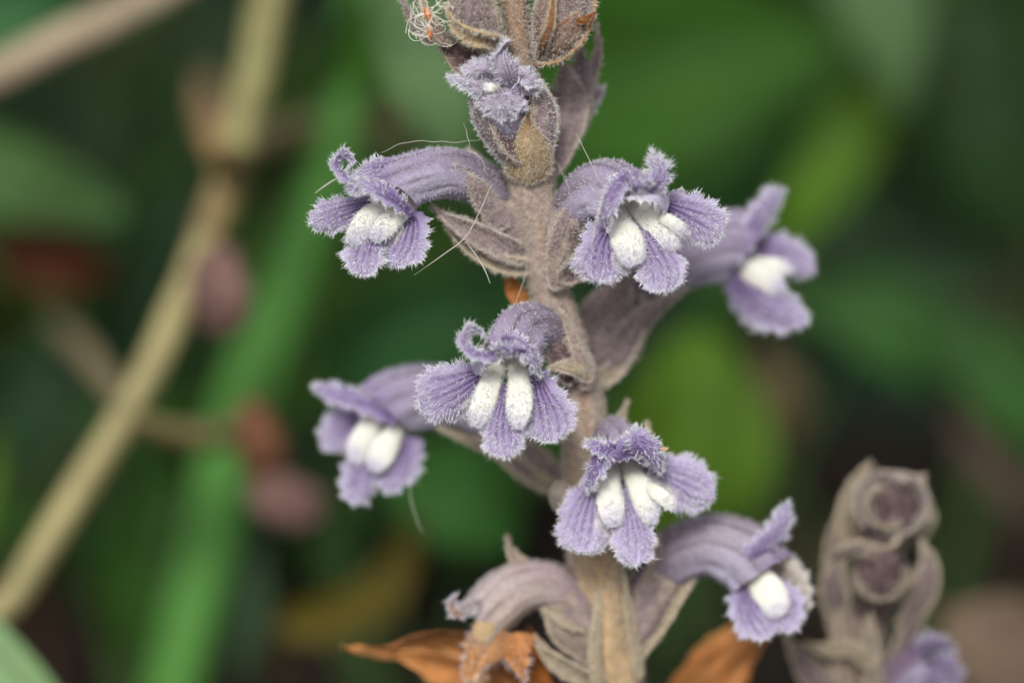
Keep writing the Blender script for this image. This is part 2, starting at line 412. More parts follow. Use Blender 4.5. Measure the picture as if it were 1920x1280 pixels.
def sepal(name, parent, mid, hw, tw=0.0, cup=0.35, ruffle=2.0, cap=0.6, basecap=0.0, seed=1, base=MAUVE, edge=None, rim=3.0, hair=1.0, hl=9.0, nu=40, nv=22, tip=None, ribs=0.0, hcol=HAIRT):
    P, N, U, V, X, T = ribbon(mid, hw, tw, nu, nv, cup, ruffle, cap, basecap, seed, 0.09, (1.7, 0.8))
    if edge is None: edge = TAN * 0.85 if mid[0][1] > 880 else np.array([0.275, 0.228, 0.205])
    if ribs: P = P + N[:, None] * (ribs * np.exp(-(V / 0.16) ** 2) * (1 - U * 0.5))[..., None]
    c = mixc(base, edge, np.abs(V) ** 5 + 0.25 * wob(U * 2, V, seed + 2) * 0.6)
    c = mixc(c, base * 0.55, 0.55 * (0.5 + 0.7 * wob(U * 3, V * 3, seed + 8)))
    c = mixc(c, edge * 0.8, 0.5 * np.exp(-((V - 0.05 * wob(U * 3, 0, seed)) / 0.10) ** 2) * (1 - 0.6 * U))
    P = P + N[:, None] * (2.2 * wob(U * 3.5, V * 2.5, seed + 21) * (1 - np.abs(V)))[..., None]
    if tip is not None: c = mixc(c, tip, np.clip((U - 0.62) * 3.2, 0, 1) * np.clip(1.1 - np.abs(V) * 0.6, 0, 1))
    # a sheet with thickness: front and back, thick pale margin
    th = rim * 0.9
    Nn = normals(P, N[:, None])
    o = Organ(); o.grid(P, c, "felt"); o.grid(P - Nn * th * np.sqrt(np.clip(1 - V ** 2, 0, 1))[..., None], c * 0.9, "felt")
    loop = np.concatenate([P[:, 0], P[-1, 1:-1:4], P[:, -1][::-1]])
    keep = np.concatenate([[True], np.linalg.norm(np.diff(loop, axis=0), axis=1) > 0.8]); loop = loop[keep]
    ec = (edge * 0.8 + base * 0.2) * 1.1 if tip is None else edge * 0.85
    M, NM, UM, TM, _ = sweep(loop, rim, max(24, len(loop)), 6, (0.2, 0.3, -1))
    o.grid(M, ec, "felt", True)
    if hair > 0:
        fuzz(o, P, Nn, 24 / hair, hl, 0.55, hcol, closed=False)
        fuzz(o, P, -Nn, 34 / hair, hl, 0.6, hcol, closed=False)
        fuzz(o, M, NM, 9 / hair, hl * 0.85, 0.6, hcol * 1.05)
    return o.build(name, parent)

def cup(parent, mid, rad, seed=1, base=MAUVE, hair=1.0):
    """the closed foot of a calyx round the base of a tube"""
    P, N, U, TH, T = sweep(mid, rad, 30, 36, (0, -1, 0), 0.95, 0, lambda U, TH: 0.06 * np.cos(TH * 6 + seed) + 0.06 * wob(U * 2, np.cos(TH) * 2, seed), False, True)
    c = mixc(base, np.array([0.27, 0.215, 0.18]), 0.35 + 0.4 * np.cos(TH * 6 + seed) + 0.4 * wob(U * 2, np.cos(TH) * 2, seed + 4)); c = mixc(c, TAN * 0.9, np.clip(U * 6 - 5.2, 0, 1) * 0.6)
    o = Organ(); o.grid(P, c, "felt", True); fuzz(o, P, normals(P, N, True), 24 / hair, 9, 0.55, HAIRT)
    return o.build("calyx", parent)

def thread(name, parent, mid, rad, col, mat="hair", n=40, nv=5, wig=0.0, seed=0):
    p = cr(mid, n)
    if wig:
        t = np.linspace(0, 1, n)
        p = p + wig * np.stack([wob(t * 4, 0, seed), wob(t * 4, 1, seed + 1), wob(t * 4, 2, seed + 2)], 1)
    P, N, U, TH, T = sweep(p, rad * 0.75 * np.sin(np.linspace(0.25, 2.95, n)) ** 0.5, n, nv, (0.3, 0.2, -1))
    o = Organ(); o.grid(P, np.asarray(col), mat, True)
    return o.build(name, parent)

# ------------------------------------------------------------------ ground
def ground():
    n = 180
    g = np.linspace(-1, 1, n); w = np.sign(g) * (np.abs(g) * 30 + np.abs(g) ** 5 * 400)
    X, Y = np.meshgrid(w, w + 15, indexing='ij')
    near = np.exp(-((X / 60) ** 2 + ((Y - 15) / 60) ** 2))
    Z = 0.35 * near * (wob(X * 0.25, Y * 0.25, 3, 6) + 0.5 * wob(X * 0.8, Y * 0.8, 4, 6) + 0.25 * wob(X * 2.2, Y * 2.2, 5, 6)) - 0.2
    c = mixc(np.array([0.007, 0.006, 0.005]), np.array([0.018, 0.014, 0.010]), 0.5 + 0.5 * wob(X * 0.4, Y * 0.3, 9))
    o = Organ(); o.grid(np.stack([X, Y, Z], -1), c, "soil")
    tag(o.build("ground", None, True, (0, 0, 0)), "dark brown soil under the plants", None, None, "structure")
ground()

# ------------------------------------------------------------------ the broomrape in focus
plant = empty("broomrape_plant", (1190, 1950, 420))
tag(plant, "hairy taupe flower spike with lilac and white two-lipped flowers", "flower")

stem_path = [(1195, 1990, 430), (1172, 1500, 320), (1152, 1280, 262), (1130, 1150, 236), (1108, 1000, 212), (1098, 880, 194), (1092, 760, 176), (1062, 650, 152), (1034, 560, 136), (1012, 450, 116), (996, 350, 100), (990, 250, 82), (978, 120, 60), (966, 20, 40), (962, -60, 30), (958, -160, 20), (955, -240, 10)]
stem_rad = [54, 52, 50, 49, 46, 41, 38, 37, 35, 36, 43, 38, 28, 25, 24, 20, 8]
def make_stem():
    P, N, U, TH, T = sweep(stem_path, stem_rad, 170, 40, (0, 0, -1), 1.0, 0, lambda U, TH: 0.05 * np.cos(TH * 6 + 3 * np.sin(U * 9)) + 0.05 * wob(U * 14, TH, 21, 6))
    c = mixc(TAUPE * 1.1, np.array([0.30, 0.245, 0.215]), 0.5 + 0.6 * wob(U * 8, TH, 31) + 0.15 * np.cos(TH * 6))
    c = mixc(c, np.array([0.24, 0.13, 0.06]), np.clip(0.7 * wob(U * 13, TH * 1.3, 33), 0, 0.7))
    c = mixc(c, np.array([0.42, 0.285, 0.135]), np.clip((0.56 - U) * 4, 0, 0.9))
    c = mixc(c, np.array([0.235, 0.150, 0.090]), np.clip((U - 0.78) * 8, 0, 0.8))
    o = Organ(); o.grid(P, c, "felt", True)
    fuzz(o, P, normals(P, N, True), 26, 9.5, 0.6, HAIRT, weight=0.2 + (U > 0.30) * 1.0)
    return o.build("stem", plant)
make_stem()

def flower(at, label=None, lip=None):
    LIP[0] = lip; OFF[0] = 60.0 if lip in (480, 785) else 0.0
    f = empty("flower", at, plant)
    if label: f["label"] = label
    return f

# --- flower whose tube arches to the left near the top
f = flower((985, 470, 100), "flower arching out with dark curled upper lip and violet lobes", 378)
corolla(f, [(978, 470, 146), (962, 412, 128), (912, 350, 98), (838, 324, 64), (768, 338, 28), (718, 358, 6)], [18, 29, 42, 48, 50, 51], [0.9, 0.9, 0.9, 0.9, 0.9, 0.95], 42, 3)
petal("upper_lip", f, [(742, 312, 0), (705, 322, -34), (668, 338, -40), (655, 334, -36)], [30, 30, 23, 10], [0.2, 0.35, 0.5, 0.5], -0.55, 5, 0.3, 1.1, 5)
petal("upper_lip", f, [(774, 400, -18), (750, 380, -40), (715, 354, -50), (672, 338, -48)], [9, 15, 20, 18], [0.5, 0.5, 0.6, 0.6], -0.35, 4, 0.3, 1.1, 6, base=DEEP * 1.25)
petal("upper_lip", f, [(668, 334, -30), (652, 330, -38), (636, 318, -36), (634, 302, -26), (648, 296, -16), (658, 306, -16), (652, 318, -24)], [12, 15, 17, 17, 16, 13, 7], 1.0, -0.3, 3, 0.3, 1.3, 7, hl=13)
petal("lower_lip_lobe", f, [(728, 370, 30), (690, 382, 20), (640, 398, 10), (586, 418, 4)], [9, 18, 29, 33], [-0.5, -0.4, -0.2, 0.0], -0.2, 5, 0.3, 1.0, 8)
petal("lower_lip_lobe", f, [(728, 392, 20), (702, 430, 4), (684, 470, 0), (678, 515, 6)], [14, 26, 36, 38], 0.1, -0.2, 5, 0.35, 1.0, 9, pale_base=0.34)
petal("lower_lip_lobe", f, [(770, 396, 10), (766, 428, 0), (755, 462, 6), (735, 497, 14)], [16, 34, 42, 34], [0.3, 0.45, 0.5, 0.5], -0.25, 5, 0.35, 1.0, 10, white_side=(1, 0.5, 0.6))
palate(f, [(752, 368, 16), (722, 388, -8), (692, 412, -20), (668, 444, -14)], [15, 22, 26, 22], 1.2)
palate(f, [(772, 378, 6), (752, 398, -22), (730, 416, -32), (708, 438, -26)], [13, 19, 22, 19], 1.2)
cup(f, [(1000, 494, 140), (980, 452, 132), (956, 414, 122), (930, 376, 106)], [20, 36, 44, 47], 2, MAUVE * 1.15)
sepal("calyx", f, [(950, 428, 76), (920, 384, 56), (886, 342, 36), (850, 308, 28)], [24, 22, 14, 5], [0.2, 0.2, 0.15, 0.15], -0.5, 2, 0.5, 0.2, 12, base=MAUVE * 1.2)
sepal("calyx", f, [(990, 486, 110), (945, 464, 84), (890, 438, 76), (845, 414, 76), (808, 386, 82)], [16, 22, 20, 14, 4], [0.1, 0.0, 0.0, 0.2, 0.2], 0.5, 2, 0.5, 0.1, 13, base=MAUVE * 1.15)
sepal("bract", f, [(998, 502, 112), (940, 490, 96), (880, 460, 92), (835, 425, 96)], [16, 17, 15, 5], -0.3, 0.5, 2, 0.5, 0.1, 14, base=TAN * 0.75, edge=TAN)
sepal("calyx", f, [(945, 352, 100), (912, 318, 110), (884, 290, 120), (878, 276, 124)], [10, 11, 8, 3], 0.2, 0.4, 1, 0.5, 0.1, 15, base=TAUPE, hair=0.6)

# --- flower facing the viewer right of the stem
f = flower((1045, 490, 110), "flower with upright curled upper lip tip and three spreading lobes", 390)
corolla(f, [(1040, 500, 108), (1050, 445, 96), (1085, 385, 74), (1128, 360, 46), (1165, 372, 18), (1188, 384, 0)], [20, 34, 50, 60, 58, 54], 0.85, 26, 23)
petal("upper_lip", f, [(1192, 322, -30), (1164, 338, -56), (1142, 372, -60), (1130, 408, -50), (1140, 428, -34)], [16, 22, 21, 17, 10], [0.5, 0.6, 0.6, 0.6, 0.6], -0.5, 4, 0.25, 1.0, 24)
petal("upper_lip", f, [(1170, 338, -50), (1188, 352, -74), (1206, 352, -80), (1222, 345, -76)], [20, 17, 14, 11], [0.9, 1.0, 1.0, 1.0], -0.4, 5, 0.2, 1.2, 25, base=DEEP * 1.3)
petal("upper_lip", f, [(1212, 356, -64), (1234, 338, -70), (1236, 315, -66), (1226, 298, -60), (1222, 287, -56)], [17, 22, 18, 12, 7], [0.5, 0.2, 0.1, 0.1, 0.1], -0.4, 4, 0.25, 1.4, 26, hl=16)
petal("upper_lip", f, [(1254, 386, -20), (1236, 372, -46), (1214, 366, -56), (1180, 372, -56)], [18, 18, 14, 8], [0.5, 0.5, 0.6, 0.6], -0.3, 2, 0.3, 0.25, 27, base=LILAC_PALE * 1.15, edge=CREAM * 0.9, vein=0.2)
petal("lower_lip_lobe", f, [(1150, 420, 0), (1136, 452, -8), (1128, 488, -4), (1124, 528, 8)], [18, 36, 47, 46], [-0.2, -0.15, -0.1, 0], -0.25, 6, 0.36, 1.1, 28, white_side=(-1, 0.62, 0.75))
petal("lower_lip_lobe", f, [(1190, 408, 10), (1214, 450, -8), (1236, 496, -6), (1246, 546, 8)], [10, 30, 43, 42], 0.0, -0.25, 6, 0.36, 1.1, 29, white_side=(1, 0.7, 0.5))
petal("lower_lip_lobe", f, [(1224, 378, 10), (1262, 392, -6), (1304, 412, -8), (1352, 440, 2)], [8, 30, 47, 48], [0.2, 0.15, 0.1, 0.1], -0.25, 6, 0.36, 1.1, 30, white_side=(1, 0.65, 0.6))
palate(f, [(1152, 392, 10), (1160, 418, -24), (1174, 446, -40), (1186, 480, -30)], [20, 28, 32, 28], 1.2, 1, 4)
palate(f, [(1180, 378, 10), (1206, 396, -22), (1232, 422, -36), (1252, 456, -24)], [18, 27, 31, 27], 1.2, 1, 5)
palate(f, [(1226, 408, -14), (1248, 412, -26), (1266, 422, -22), (1280, 434, -12)], [14, 14, 14, 11], 1.2, 1, 6)
cup(f, [(1040, 530, 100), (1046, 480, 92), (1060, 430, 84), (1074, 402, 78)], [16, 30, 38, 40], 3)
sepal("calyx", f, [(1046, 520, 84), (1050, 470, 58), (1062, 420, 40), (1082, 372, 36), (1100, 330, 44)], [16, 21, 18, 12, 4], [0.4, 0.4, 0.2, 0, 0], -0.4, 2, 0.5, 0.1, 32, base=MAUVE * 1.1)
sepal("calyx", f, [(1052, 525, 80), (1085, 500, 64), (1112, 478, 60), (1140, 470, 66)], [14, 24, 22, 8], 0.3, 0.5, 2, 0.5, 0.1, 33, base=MAUVE_D)
sepal("bract", f, [(1040, 545, 78), (1046, 500, 62), (1052, 455, 54), (1050, 420, 60)], [12, 19, 15, 4], 0.1, -0.5, 2, 0.6, 0.1, 34, base=TAUPE)

# --- flower behind it, pointing right
f = flower((1090, 640, 190), "flower pointing away from the stem behind the upright-tipped one", 480)
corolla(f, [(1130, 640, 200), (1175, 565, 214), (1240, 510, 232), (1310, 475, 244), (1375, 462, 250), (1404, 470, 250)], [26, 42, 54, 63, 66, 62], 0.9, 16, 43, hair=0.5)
petal("upper_lip", f, [(1376, 500, 214), (1402, 452, 206), (1432, 400, 206), (1456, 368, 212), (1470, 358, 218)], [14, 22, 25, 21, 14], [0.6, 0.5, 0.4, 0.3, 0.3], -0.5, 5, 0.25, 0.9, 44, hl=13)
petal("lower_lip_lobe", f, [(1400, 462, 232), (1440, 468, 226), (1482, 485, 228), (1526, 512, 234)], [16, 30, 32, 24], [-0.2, -0.1, 0, 0], -0.3, 6, 0.4, 0.5, 45)
petal("lower_lip_lobe", f, [(1372, 518, 226), (1410, 550, 220), (1452, 580, 222), (1512, 604, 228)], [18, 36, 39, 34], 0.1, -0.3, 6, 0.4, 0.7, 46)
petal("lower_lip_lobe", f, [(1380, 530, 250), (1400, 560, 246), (1420, 585, 246), (1450, 612, 250)], [14, 26, 28, 22], 0.1, -0.3, 6, 0.4, 0.6, 47)
palate(f, [(1380, 506, 226), (1408, 512, 206), (1436, 524, 202), (1456, 540, 210)], [16, 25, 27, 22], 1.2, 0.4, 7)
palate(f, [(1392, 490, 232), (1424, 496, 214), (1452, 500, 212), (1478, 504, 220)], [10, 16, 18, 12], 1.2, 0.4, 8)
sepal("calyx", f, [(1120, 712, 172), (1122, 650, 150), (1140, 590, 150), (1165, 540, 160), (1180, 500, 170)], [18, 42, 50, 36, 8], [-0.3, -0.2, 0, 0, 0], -0.5, 2, 0.5, 0.15, 48, hair=0.6)
sepal("calyx", f, [(1125, 712, 165), (1165, 665, 146), (1200, 610, 150), (1245, 570, 165), (1292, 540, 184)], [12, 30, 26, 17, 4], [0.2, 0.2, 0.4, 0.5, 0.5], -0.5, 2, 0.5, 0.1, 49, base=MAUVE * 0.9, hair=0.6)
sepal("bract", f, [(1112, 722, 165), (1150, 700, 156), (1185, 645, 160), (1206, 585, 172), (1200, 550, 180)], [14, 18, 15, 9, 3], [-0.4, -0.4, -0.3, 0, 0], 0.5, 2, 0.5, 0.1, 50, base=TAN * 0.8, hair=0.6)

# --- flower in the middle in front of the stem
f = flower((1062, 690, 140), "flower in front of the stem with hooked upper lip tip and tall hood", 690)
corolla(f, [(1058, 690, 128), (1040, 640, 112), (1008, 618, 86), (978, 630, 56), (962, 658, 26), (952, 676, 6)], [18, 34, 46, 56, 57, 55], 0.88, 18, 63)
petal("upper_lip", f, [(930, 640, -20), (962, 636, -52), (990, 655, -60), (1006, 682, -46), (1014, 702, -28)], [15, 21, 20, 14, 8], [-0.5, -0.6, -0.6, -0.6, -0.6], -0.5, 4, 0.3, 1.1, 64)
petal("upper_lip", f, [(985, 662, -64), (960, 660, -76), (938, 656, -78), (922, 652, -74)], [8, 15, 15, 11], -0.9, -0.4, 4, 0.25, 1.3, 65, base=DEEP * 1.4)
petal("upper_lip", f, [(930, 662, -56), (905, 664, -62), (882, 656, -64), (872, 638, -60), (880, 622, -54), (898, 618, -50), (907, 628, -52)], [14, 15, 14, 13, 12, 10, 6], 0.8, -0.35, 3, 0.25, 1.5, 66, hl=14)
petal("upper_lip", f, [(886, 694, -12), (896, 682, -36), (912, 672, -48), (940, 672, -50)], [17, 18, 14, 8], -0.5, -0.3, 2, 0.3, 0.25, 67, base=LILAC_PALE * 1.1, edge=CREAM * 0.85, vein=0.2)
petal("lower_lip_lobe", f, [(920, 692, 10), (886, 712, -6), (840, 738, -8), (786, 762, 2)], [8, 30, 49, 48], [-0.2, -0.15, -0.1, -0.1], -0.25, 6, 0.36, 1.05, 68, white_side=(-1, 0.72, 0.55))
petal("lower_lip_lobe", f, [(948, 716, 10), (946, 762, -6), (944, 808, -4), (946, 858, 8)], [9, 26, 38, 38], 0.0, -0.25, 6, 0.36, 1.2, 69)
petal("lower_lip_lobe", f, [(1002, 700, 6), (1014, 736, -6), (1028, 776, -6), (1036, 826, 6)], [14, 32, 44, 44], [0.2, 0.15, 0.1, 0], -0.25, 6, 0.36, 1.05, 70, white_side=(1, 0.8, 0.6))
palate(f, [(938, 676, 10), (926, 704, -22), (912, 738, -36), (898, 780, -26)], [13, 21, 24, 21], 1.2, 1, 9)
palate(f, [(968, 678, 6), (972, 708, -26), (974, 742, -38), (972, 784, -28)], [14, 22, 26, 21], 1.2, 1, 10)
sepal("calyx", f, [(1072, 720, 108), (1058, 680, 84), (1042, 640, 74), (1032, 610, 80)], [14, 23, 20, 6], [0.3, 0.3, 0.2, 0], -0.5, 2, 0.5, 0.1, 72, base=MAUVE_D * 1.2, hair=0.8)
sepal("calyx", f, [(1104, 716, 104), (1096, 690, 90), (1082, 650, 80), (1066, 610, 84), (1050, 580, 92)], [10, 13, 10, 8, 3], [0.4, 0.4, 0.4, 0.3, 0.3], -0.6, 3, 0.5, 0.1, 73, base=TAUPE * 1.1, hair=0.8)
sepal("bract", f, [(1110, 712, 104), (1090, 690, 84), (1058, 684, 72), (1024, 692, 74)], [16, 17, 14, 5], [0.4, 0.4, 0.4, 0.4], -0.5, 3, 0.5, 0.15, 74, base=TAN * 0.85, hair=0.8)
sepal("bract", f, [(1098, 730, 112), (1100, 690, 96), (1090, 660, 92), (1088, 640, 98)], [12, 14, 10, 4], 0.3, -0.5, 3, 0.5, 0.15, 75, base=TAUPE * 1.05, hair=0.8)

# --- flower behind it, pointing left
f = flower((1045, 905, 200), "soft flower pointing away behind the hooked-lip one", 785)
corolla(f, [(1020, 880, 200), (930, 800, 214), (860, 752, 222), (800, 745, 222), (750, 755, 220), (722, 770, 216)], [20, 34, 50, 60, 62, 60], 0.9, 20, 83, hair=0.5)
petal("upper_lip", f, [(742, 790, 176), (700, 762, 172), (655, 742, 178), (612, 730, 186), (590, 724, 190)], [10, 17, 20, 19, 12], [0.6, 0.6, 0.5, 0.4, 0.4], -0.5, 5, 0.25, 0.8, 84, hl=13, base=DEEP * 1.5)
petal("lower_lip_lobe", f, [(690, 776, 210), (660, 785, 206), (638, 805, 206), (622, 845, 210)], [16, 30, 32, 27], [-0.1, -0.1, 0, 0], -0.3, 5, 0.36, 0.5, 85)
petal("lower_lip_lobe", f, [(700, 826, 200), (686, 860, 196), (674, 900, 198), (664, 944, 204)], [20, 29, 31, 29], 0.0, -0.3, 5, 0.36, 0.5, 86)
petal("lower_lip_lobe", f, [(756, 818, 206), (752, 848, 200), (742, 882, 202), (724, 924, 208)], [22, 32, 34, 24], [0.3, 0.3, 0.3, 0.3], -0.3, 5, 0.36, 0.5, 87)
palate(f, [(714, 780, 206), (698, 798, 186), (682, 822, 180), (670, 854, 188)], [16, 24, 27, 22], 1.2, 0.4, 11)
palate(f, [(746, 798, 200), (736, 816, 182), (722, 838, 176), (706, 868, 184)], [14, 22, 26, 21], 1.2, 0.4, 12)
sepal("calyx", f, [(1052, 920, 190), (1010, 880, 172), (950, 840, 180), (900, 800, 196)], [16, 34, 30, 6], [0, 0.1, 0.2, 0.2], 0.3, 2, 0.5, 0.12, 88, hair=0.5)
sepal("bract", f, [(1056, 925, 180), (1000, 895, 168), (930, 850, 176), (865, 822, 190), (818, 800, 200)], [14, 15, 13, 10, 3], [0.5, 0.5, 0.5, 0.5, 0.5], 0.5, 2, 0.5, 0.1, 89, base=TAN * 0.8, hair=0.5)

# --- flower low on the right side of the stem, facing the viewer
f = flower((1120, 900, 190), "flower with pleated dark upper lip low in front of the stem", 885)
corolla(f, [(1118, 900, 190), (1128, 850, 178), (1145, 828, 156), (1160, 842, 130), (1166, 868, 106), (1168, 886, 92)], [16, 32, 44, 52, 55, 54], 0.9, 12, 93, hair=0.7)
petal("upper_lip", f, [(1168, 846, 60), (1142, 838, 40), (1118, 862, 34), (1106, 896, 44), (1104, 920, 58)], [16, 22, 22, 17, 10], [0.5, 0.6, 0.6, 0.6, 0.6], -0.5, 6, 0.25, 0.9, 94, base=DEEP * 1.4)
petal("upper_lip", f, [(1150, 846, 40), (1128, 838, 24), (1110, 830, 24), (1100, 824, 30)], [14, 15, 13, 8], 0.7, -0.4, 4, 0.25, 1.2, 95, base=DEEP * 1.6)
petal("upper_lip", f, [(1160, 862, 44), (1184, 838, 24), (1206, 838, 22), (1226, 862, 36), (1238, 886, 56)], [17, 25, 26, 18, 9], [0.4, 0.4, 0.3, 0.3, 0.3], -0.5, 6, 0.3, 1.0, 96, base=DEEP * 1.6)
petal("upper_lip", f, [(1196, 850, 34), (1196, 830, 20), (1193, 812, 22), (1192, 802, 26)], [15, 15, 12, 7], 0.3, -0.4, 4, 0.25, 1.2, 97)
petal("lower_lip_lobe", f, [(1124, 900, 92), (1106, 936, 76), (1094, 980, 78), (1086, 1034, 92)], [14, 33, 47, 47], [-0.1, -0.1, 0, 0], -0.25, 6, 0.36, 0.95, 98, edge=LILAC_PALE * 1.1, base=LILAC * 1.22, white_side=(-1, 0.7, 0.7))
petal("lower_lip_lobe", f, [(1166, 916, 92), (1180, 958, 76), (1190, 1002, 78), (1192, 1058, 92)], [9, 24, 37, 38], 0.0, -0.25, 6, 0.36, 0.95, 99, edge=LILAC_PALE * 1.1, base=LILAC * 1.22)
petal("lower_lip_lobe", f, [(1208, 880, 92), (1246, 890, 76), (1288, 908, 76), (1336, 932, 90)], [8, 30, 46, 46], [0.1, 0.1, 0.1, 0], -0.25, 6, 0.36, 0.95, 100, edge=LILAC_PALE * 1.1, base=LILAC * 1.22, white_side=(1, 0.6, 0.55))
palate(f, [(1142, 874, 92), (1142, 902, 62), (1144, 934, 50), (1148, 970, 60)], [15, 23, 26, 22], 1.2, 0.8, 13)
palate(f, [(1180, 876, 92), (1194, 902, 62), (1208, 932, 50), (1218, 966, 60)], [14, 23, 26, 21], 1.2, 0.8, 14)
palate(f, [(1206, 908, 70), (1228, 922, 62), (1246, 934, 64), (1262, 948, 74)], [14, 16, 15, 12], 1.2, 0.8, 15)
sepal("calyx", f, [(1130, 905, 186), (1144, 850, 164), (1160, 800, 166), (1176, 750, 180)], [12, 17, 12, 3], 0.2, -0.4, 2, 0.5, 0.1, 102, base=TAUPE, hair=0.5)
sepal("calyx", f, [(1200, 905, 170), (1210, 862, 160), (1216, 825, 166), (1212, 790, 176)], [10, 14, 10, 3], 0.2, -0.4, 2, 0.5, 0.1, 103, base=TAUPE, hair=0.5)

# --- flower low right, tube in profile
f = flower((1190, 1150, 240), "drooping pale mauve flower in profile with raised narrow upper lip", 1075)
corolla(f, [(1195, 1165, 236), (1222, 1100, 228), (1268, 1046, 220), (1330, 1024, 214), (1392, 1044, 208), (1426, 1078, 204)], [28, 42, 52, 56, 62, 62], 0.9, 10, 113, hair=0.4, base=TUBE * np.array([1.05, 1.05, 0.92]))
petal("upper_lip", f, [(1398, 1072, 160), (1424, 1036, 150), (1452, 1006, 150), (1466, 982, 154), (1478, 942, 160)], [16, 24, 23, 20, 18], [0.5, 0.5, 0.5, 0.2, 0.1], -0.5, 4, 0.2, 0.8, 114, hl=12)
petal("lower_lip_lobe", f, [(1394, 1092, 180), (1404, 1130, 168), (1424, 1162, 170), (1440, 1194, 180)], [18, 34, 42, 40], [-0.1, 0, 0, 0], -0.3, 6, 0.4, 0.5, 115, edge=LILAC_PALE * 1.2)
petal("lower_lip_lobe", f, [(1440, 1096, 176), (1462, 1126, 164), (1474, 1152, 168), (1480, 1184, 178)], [18, 30, 33, 30], 0.1, -0.3, 6, 0.4, 0.5, 116, edge=LILAC_PALE * 1.2, base=LILAC * 1.2)
petal("lower_lip_lobe", f, [(1442, 1064, 200), (1472, 1074, 188), (1494, 1104, 188), (1504, 1146, 196)], [14, 24, 25, 20], 0.6, -0.3, 5, 0.4, 0.5, 117, base=np.array([0.40, 0.34, 0.30]), edge=CREAM * 0.6)
palate(f, [(1412, 1072, 176), (1424, 1086, 150), (1440, 1108, 140), (1458, 1138, 150)], [20, 30, 33, 28], 1.2, 0.4, 16)
cup(f, [(1180, 1210, 244), (1200, 1160, 234), (1226, 1108, 226), (1246, 1076, 222)], [24, 40, 47, 48], 4, MAUVE * 1.2, 0.5)
sepal("calyx", f, [(1180, 1230, 236), (1212, 1180, 200), (1240, 1120, 186), (1262, 1062, 190), (1250, 1020, 196)], [14, 24, 26, 15, 4], [0.1, 0.1, 0.2, 0.3, 0.3], -0.4, 2, 0.5, 0.1, 118, hair=0.4)
sepal("bract", f, [(1180, 1240, 230), (1230, 1180, 206), (1262, 1130, 200), (1290, 1092, 206), (1318, 1070, 214)], [18, 20, 18, 13, 3], [-0.4, -0.4, -0.4, -0.3, -0.3], 0.5, 2, 0.5, 0.1, 119, base=TAN * 0.85, hair=0.4)
sepal("bract", f, [(1200, 1270, 210), (1186, 1180, 186), (1176, 1120, 184), (1170, 1070, 192)], [8, 9, 7, 2], 0.2, -0.6, 2, 0.6, 0.1, 120, base=TAN * 0.8, hair=0.4)
sepal("calyx", f, [(1232, 1130, 190), (1226, 1080, 182), (1236, 1030, 184), (1232, 996, 190)], [10, 13, 10, 3], 0.2, -0.4, 2, 0.6, 0.1, 121, base=TAUPE, hair=0.4)

# --- withered flower low left
LIP[0] = None; OFF[0] = 0.0
WITH = np.array([0.45, 0.225, 0.090])
f = flower((1110, 1180, 240), "faded greyish flower with a withered orange lower lip")
corolla(f, [(1104, 1190, 230), (1080, 1122, 216), (1020, 1094, 204), (960, 1108, 196), (922, 1140, 190), (900, 1166, 188)], [20, 34, 43, 50, 50, 44], 0.9, -6, 133, hair=0.4, base=np.array([0.40, 0.335, 0.325]), dark=np.array([0.27, 0.19, 0.20]), below=np.array([0.47, 0.38, 0.33]))
petal("upper_lip", f, [(912, 1132, 150), (888, 1130, 146), (866, 1142, 150), (850, 1152, 154)], [10, 14, 12, 8], 0.6, -0.4, 4, 0.3, 0.5, 134, base=np.array([0.30, 0.25, 0.27]), edge=np.array([0.4, 0.33, 0.3]))
petal("upper_lip", f, [(872, 1146, 150), (854, 1148, 146), (848, 1132, 148), (854, 1118, 152)], [10, 10, 9, 7], 0.3, -0.4, 3, 0.3, 0.4, 135, base=np.array([0.33, 0.2, 0.15]))
petal("lower_lip_lobe", f, [(930, 1164, 170), (905, 1196, 150), (884, 1232, 148), (880, 1278, 160)], [22, 30, 30, 22], [0.2, 0.3, 0.5, 0.5], -0.8, 16, 0.5, 0.35, 136, base=WITH, edge=WITH * 1.15)
petal("lower_lip_lobe", f, [(945, 1180, 166), (930, 1220, 148), (912, 1250, 150), (898, 1276, 160)], [20, 24, 22, 16], [-0.3, -0.3, -0.5, -0.5], -0.8, 16, 0.5, 0.35, 137, base=WITH * np.array([1.1, 1.1, 1.2]), edge=WITH)
petal("lower_lip_lobe", f, [(960, 1186, 166), (962, 1216, 150), (972, 1246, 152), (984, 1278, 160)], [22, 24, 19, 11], [0.4, 0.4, 0.4, 0.4], -0.8, 16, 0.5, 0.35, 138, base=WITH * np.array([1.1, 0.95, 0.9]), edge=WITH)
palate(f, [(920, 1150, 170), (912, 1168, 148), (906, 1186, 146), (902, 1204, 154)], [18, 22, 22, 14], 1.2, 0.2, 17, WITH * 0.8, np.array([0.42, 0.30, 0.17]))
cup(f, [(1126, 1222, 236), (1104, 1178, 226), (1080, 1138, 216), (1058, 1116, 210)], [24, 36, 40, 38], 5, MAUVE * 1.2, 0.5)
sepal("calyx", f, [(1130, 1180, 216), (1080, 1164, 190), (1040, 1150, 186), (1010, 1130, 196)], [14, 19, 16, 4], 0.3, 0.5, 2, 0.5, 0.1, 139, base=TAN * 0.85, hair=0.4)
sepal("calyx", f, [(1130, 1260, 216), (1085, 1210, 186), (1045, 1180, 180), (1016, 1140, 190)], [14, 22, 20, 6], 0.1, -0.4, 2, 0.5, 0.1, 140, base=TAUPE * 0.9, hair=0.4)
sepal("calyx", f, [(1000, 1078, 200), (974, 1054, 194), (958, 1032, 196), (950, 1006, 200)], [16, 13, 7, 2], 0.2, -0.4, 2, 0.5, 0.1, 141, base=TAUPE, hair=0.4)
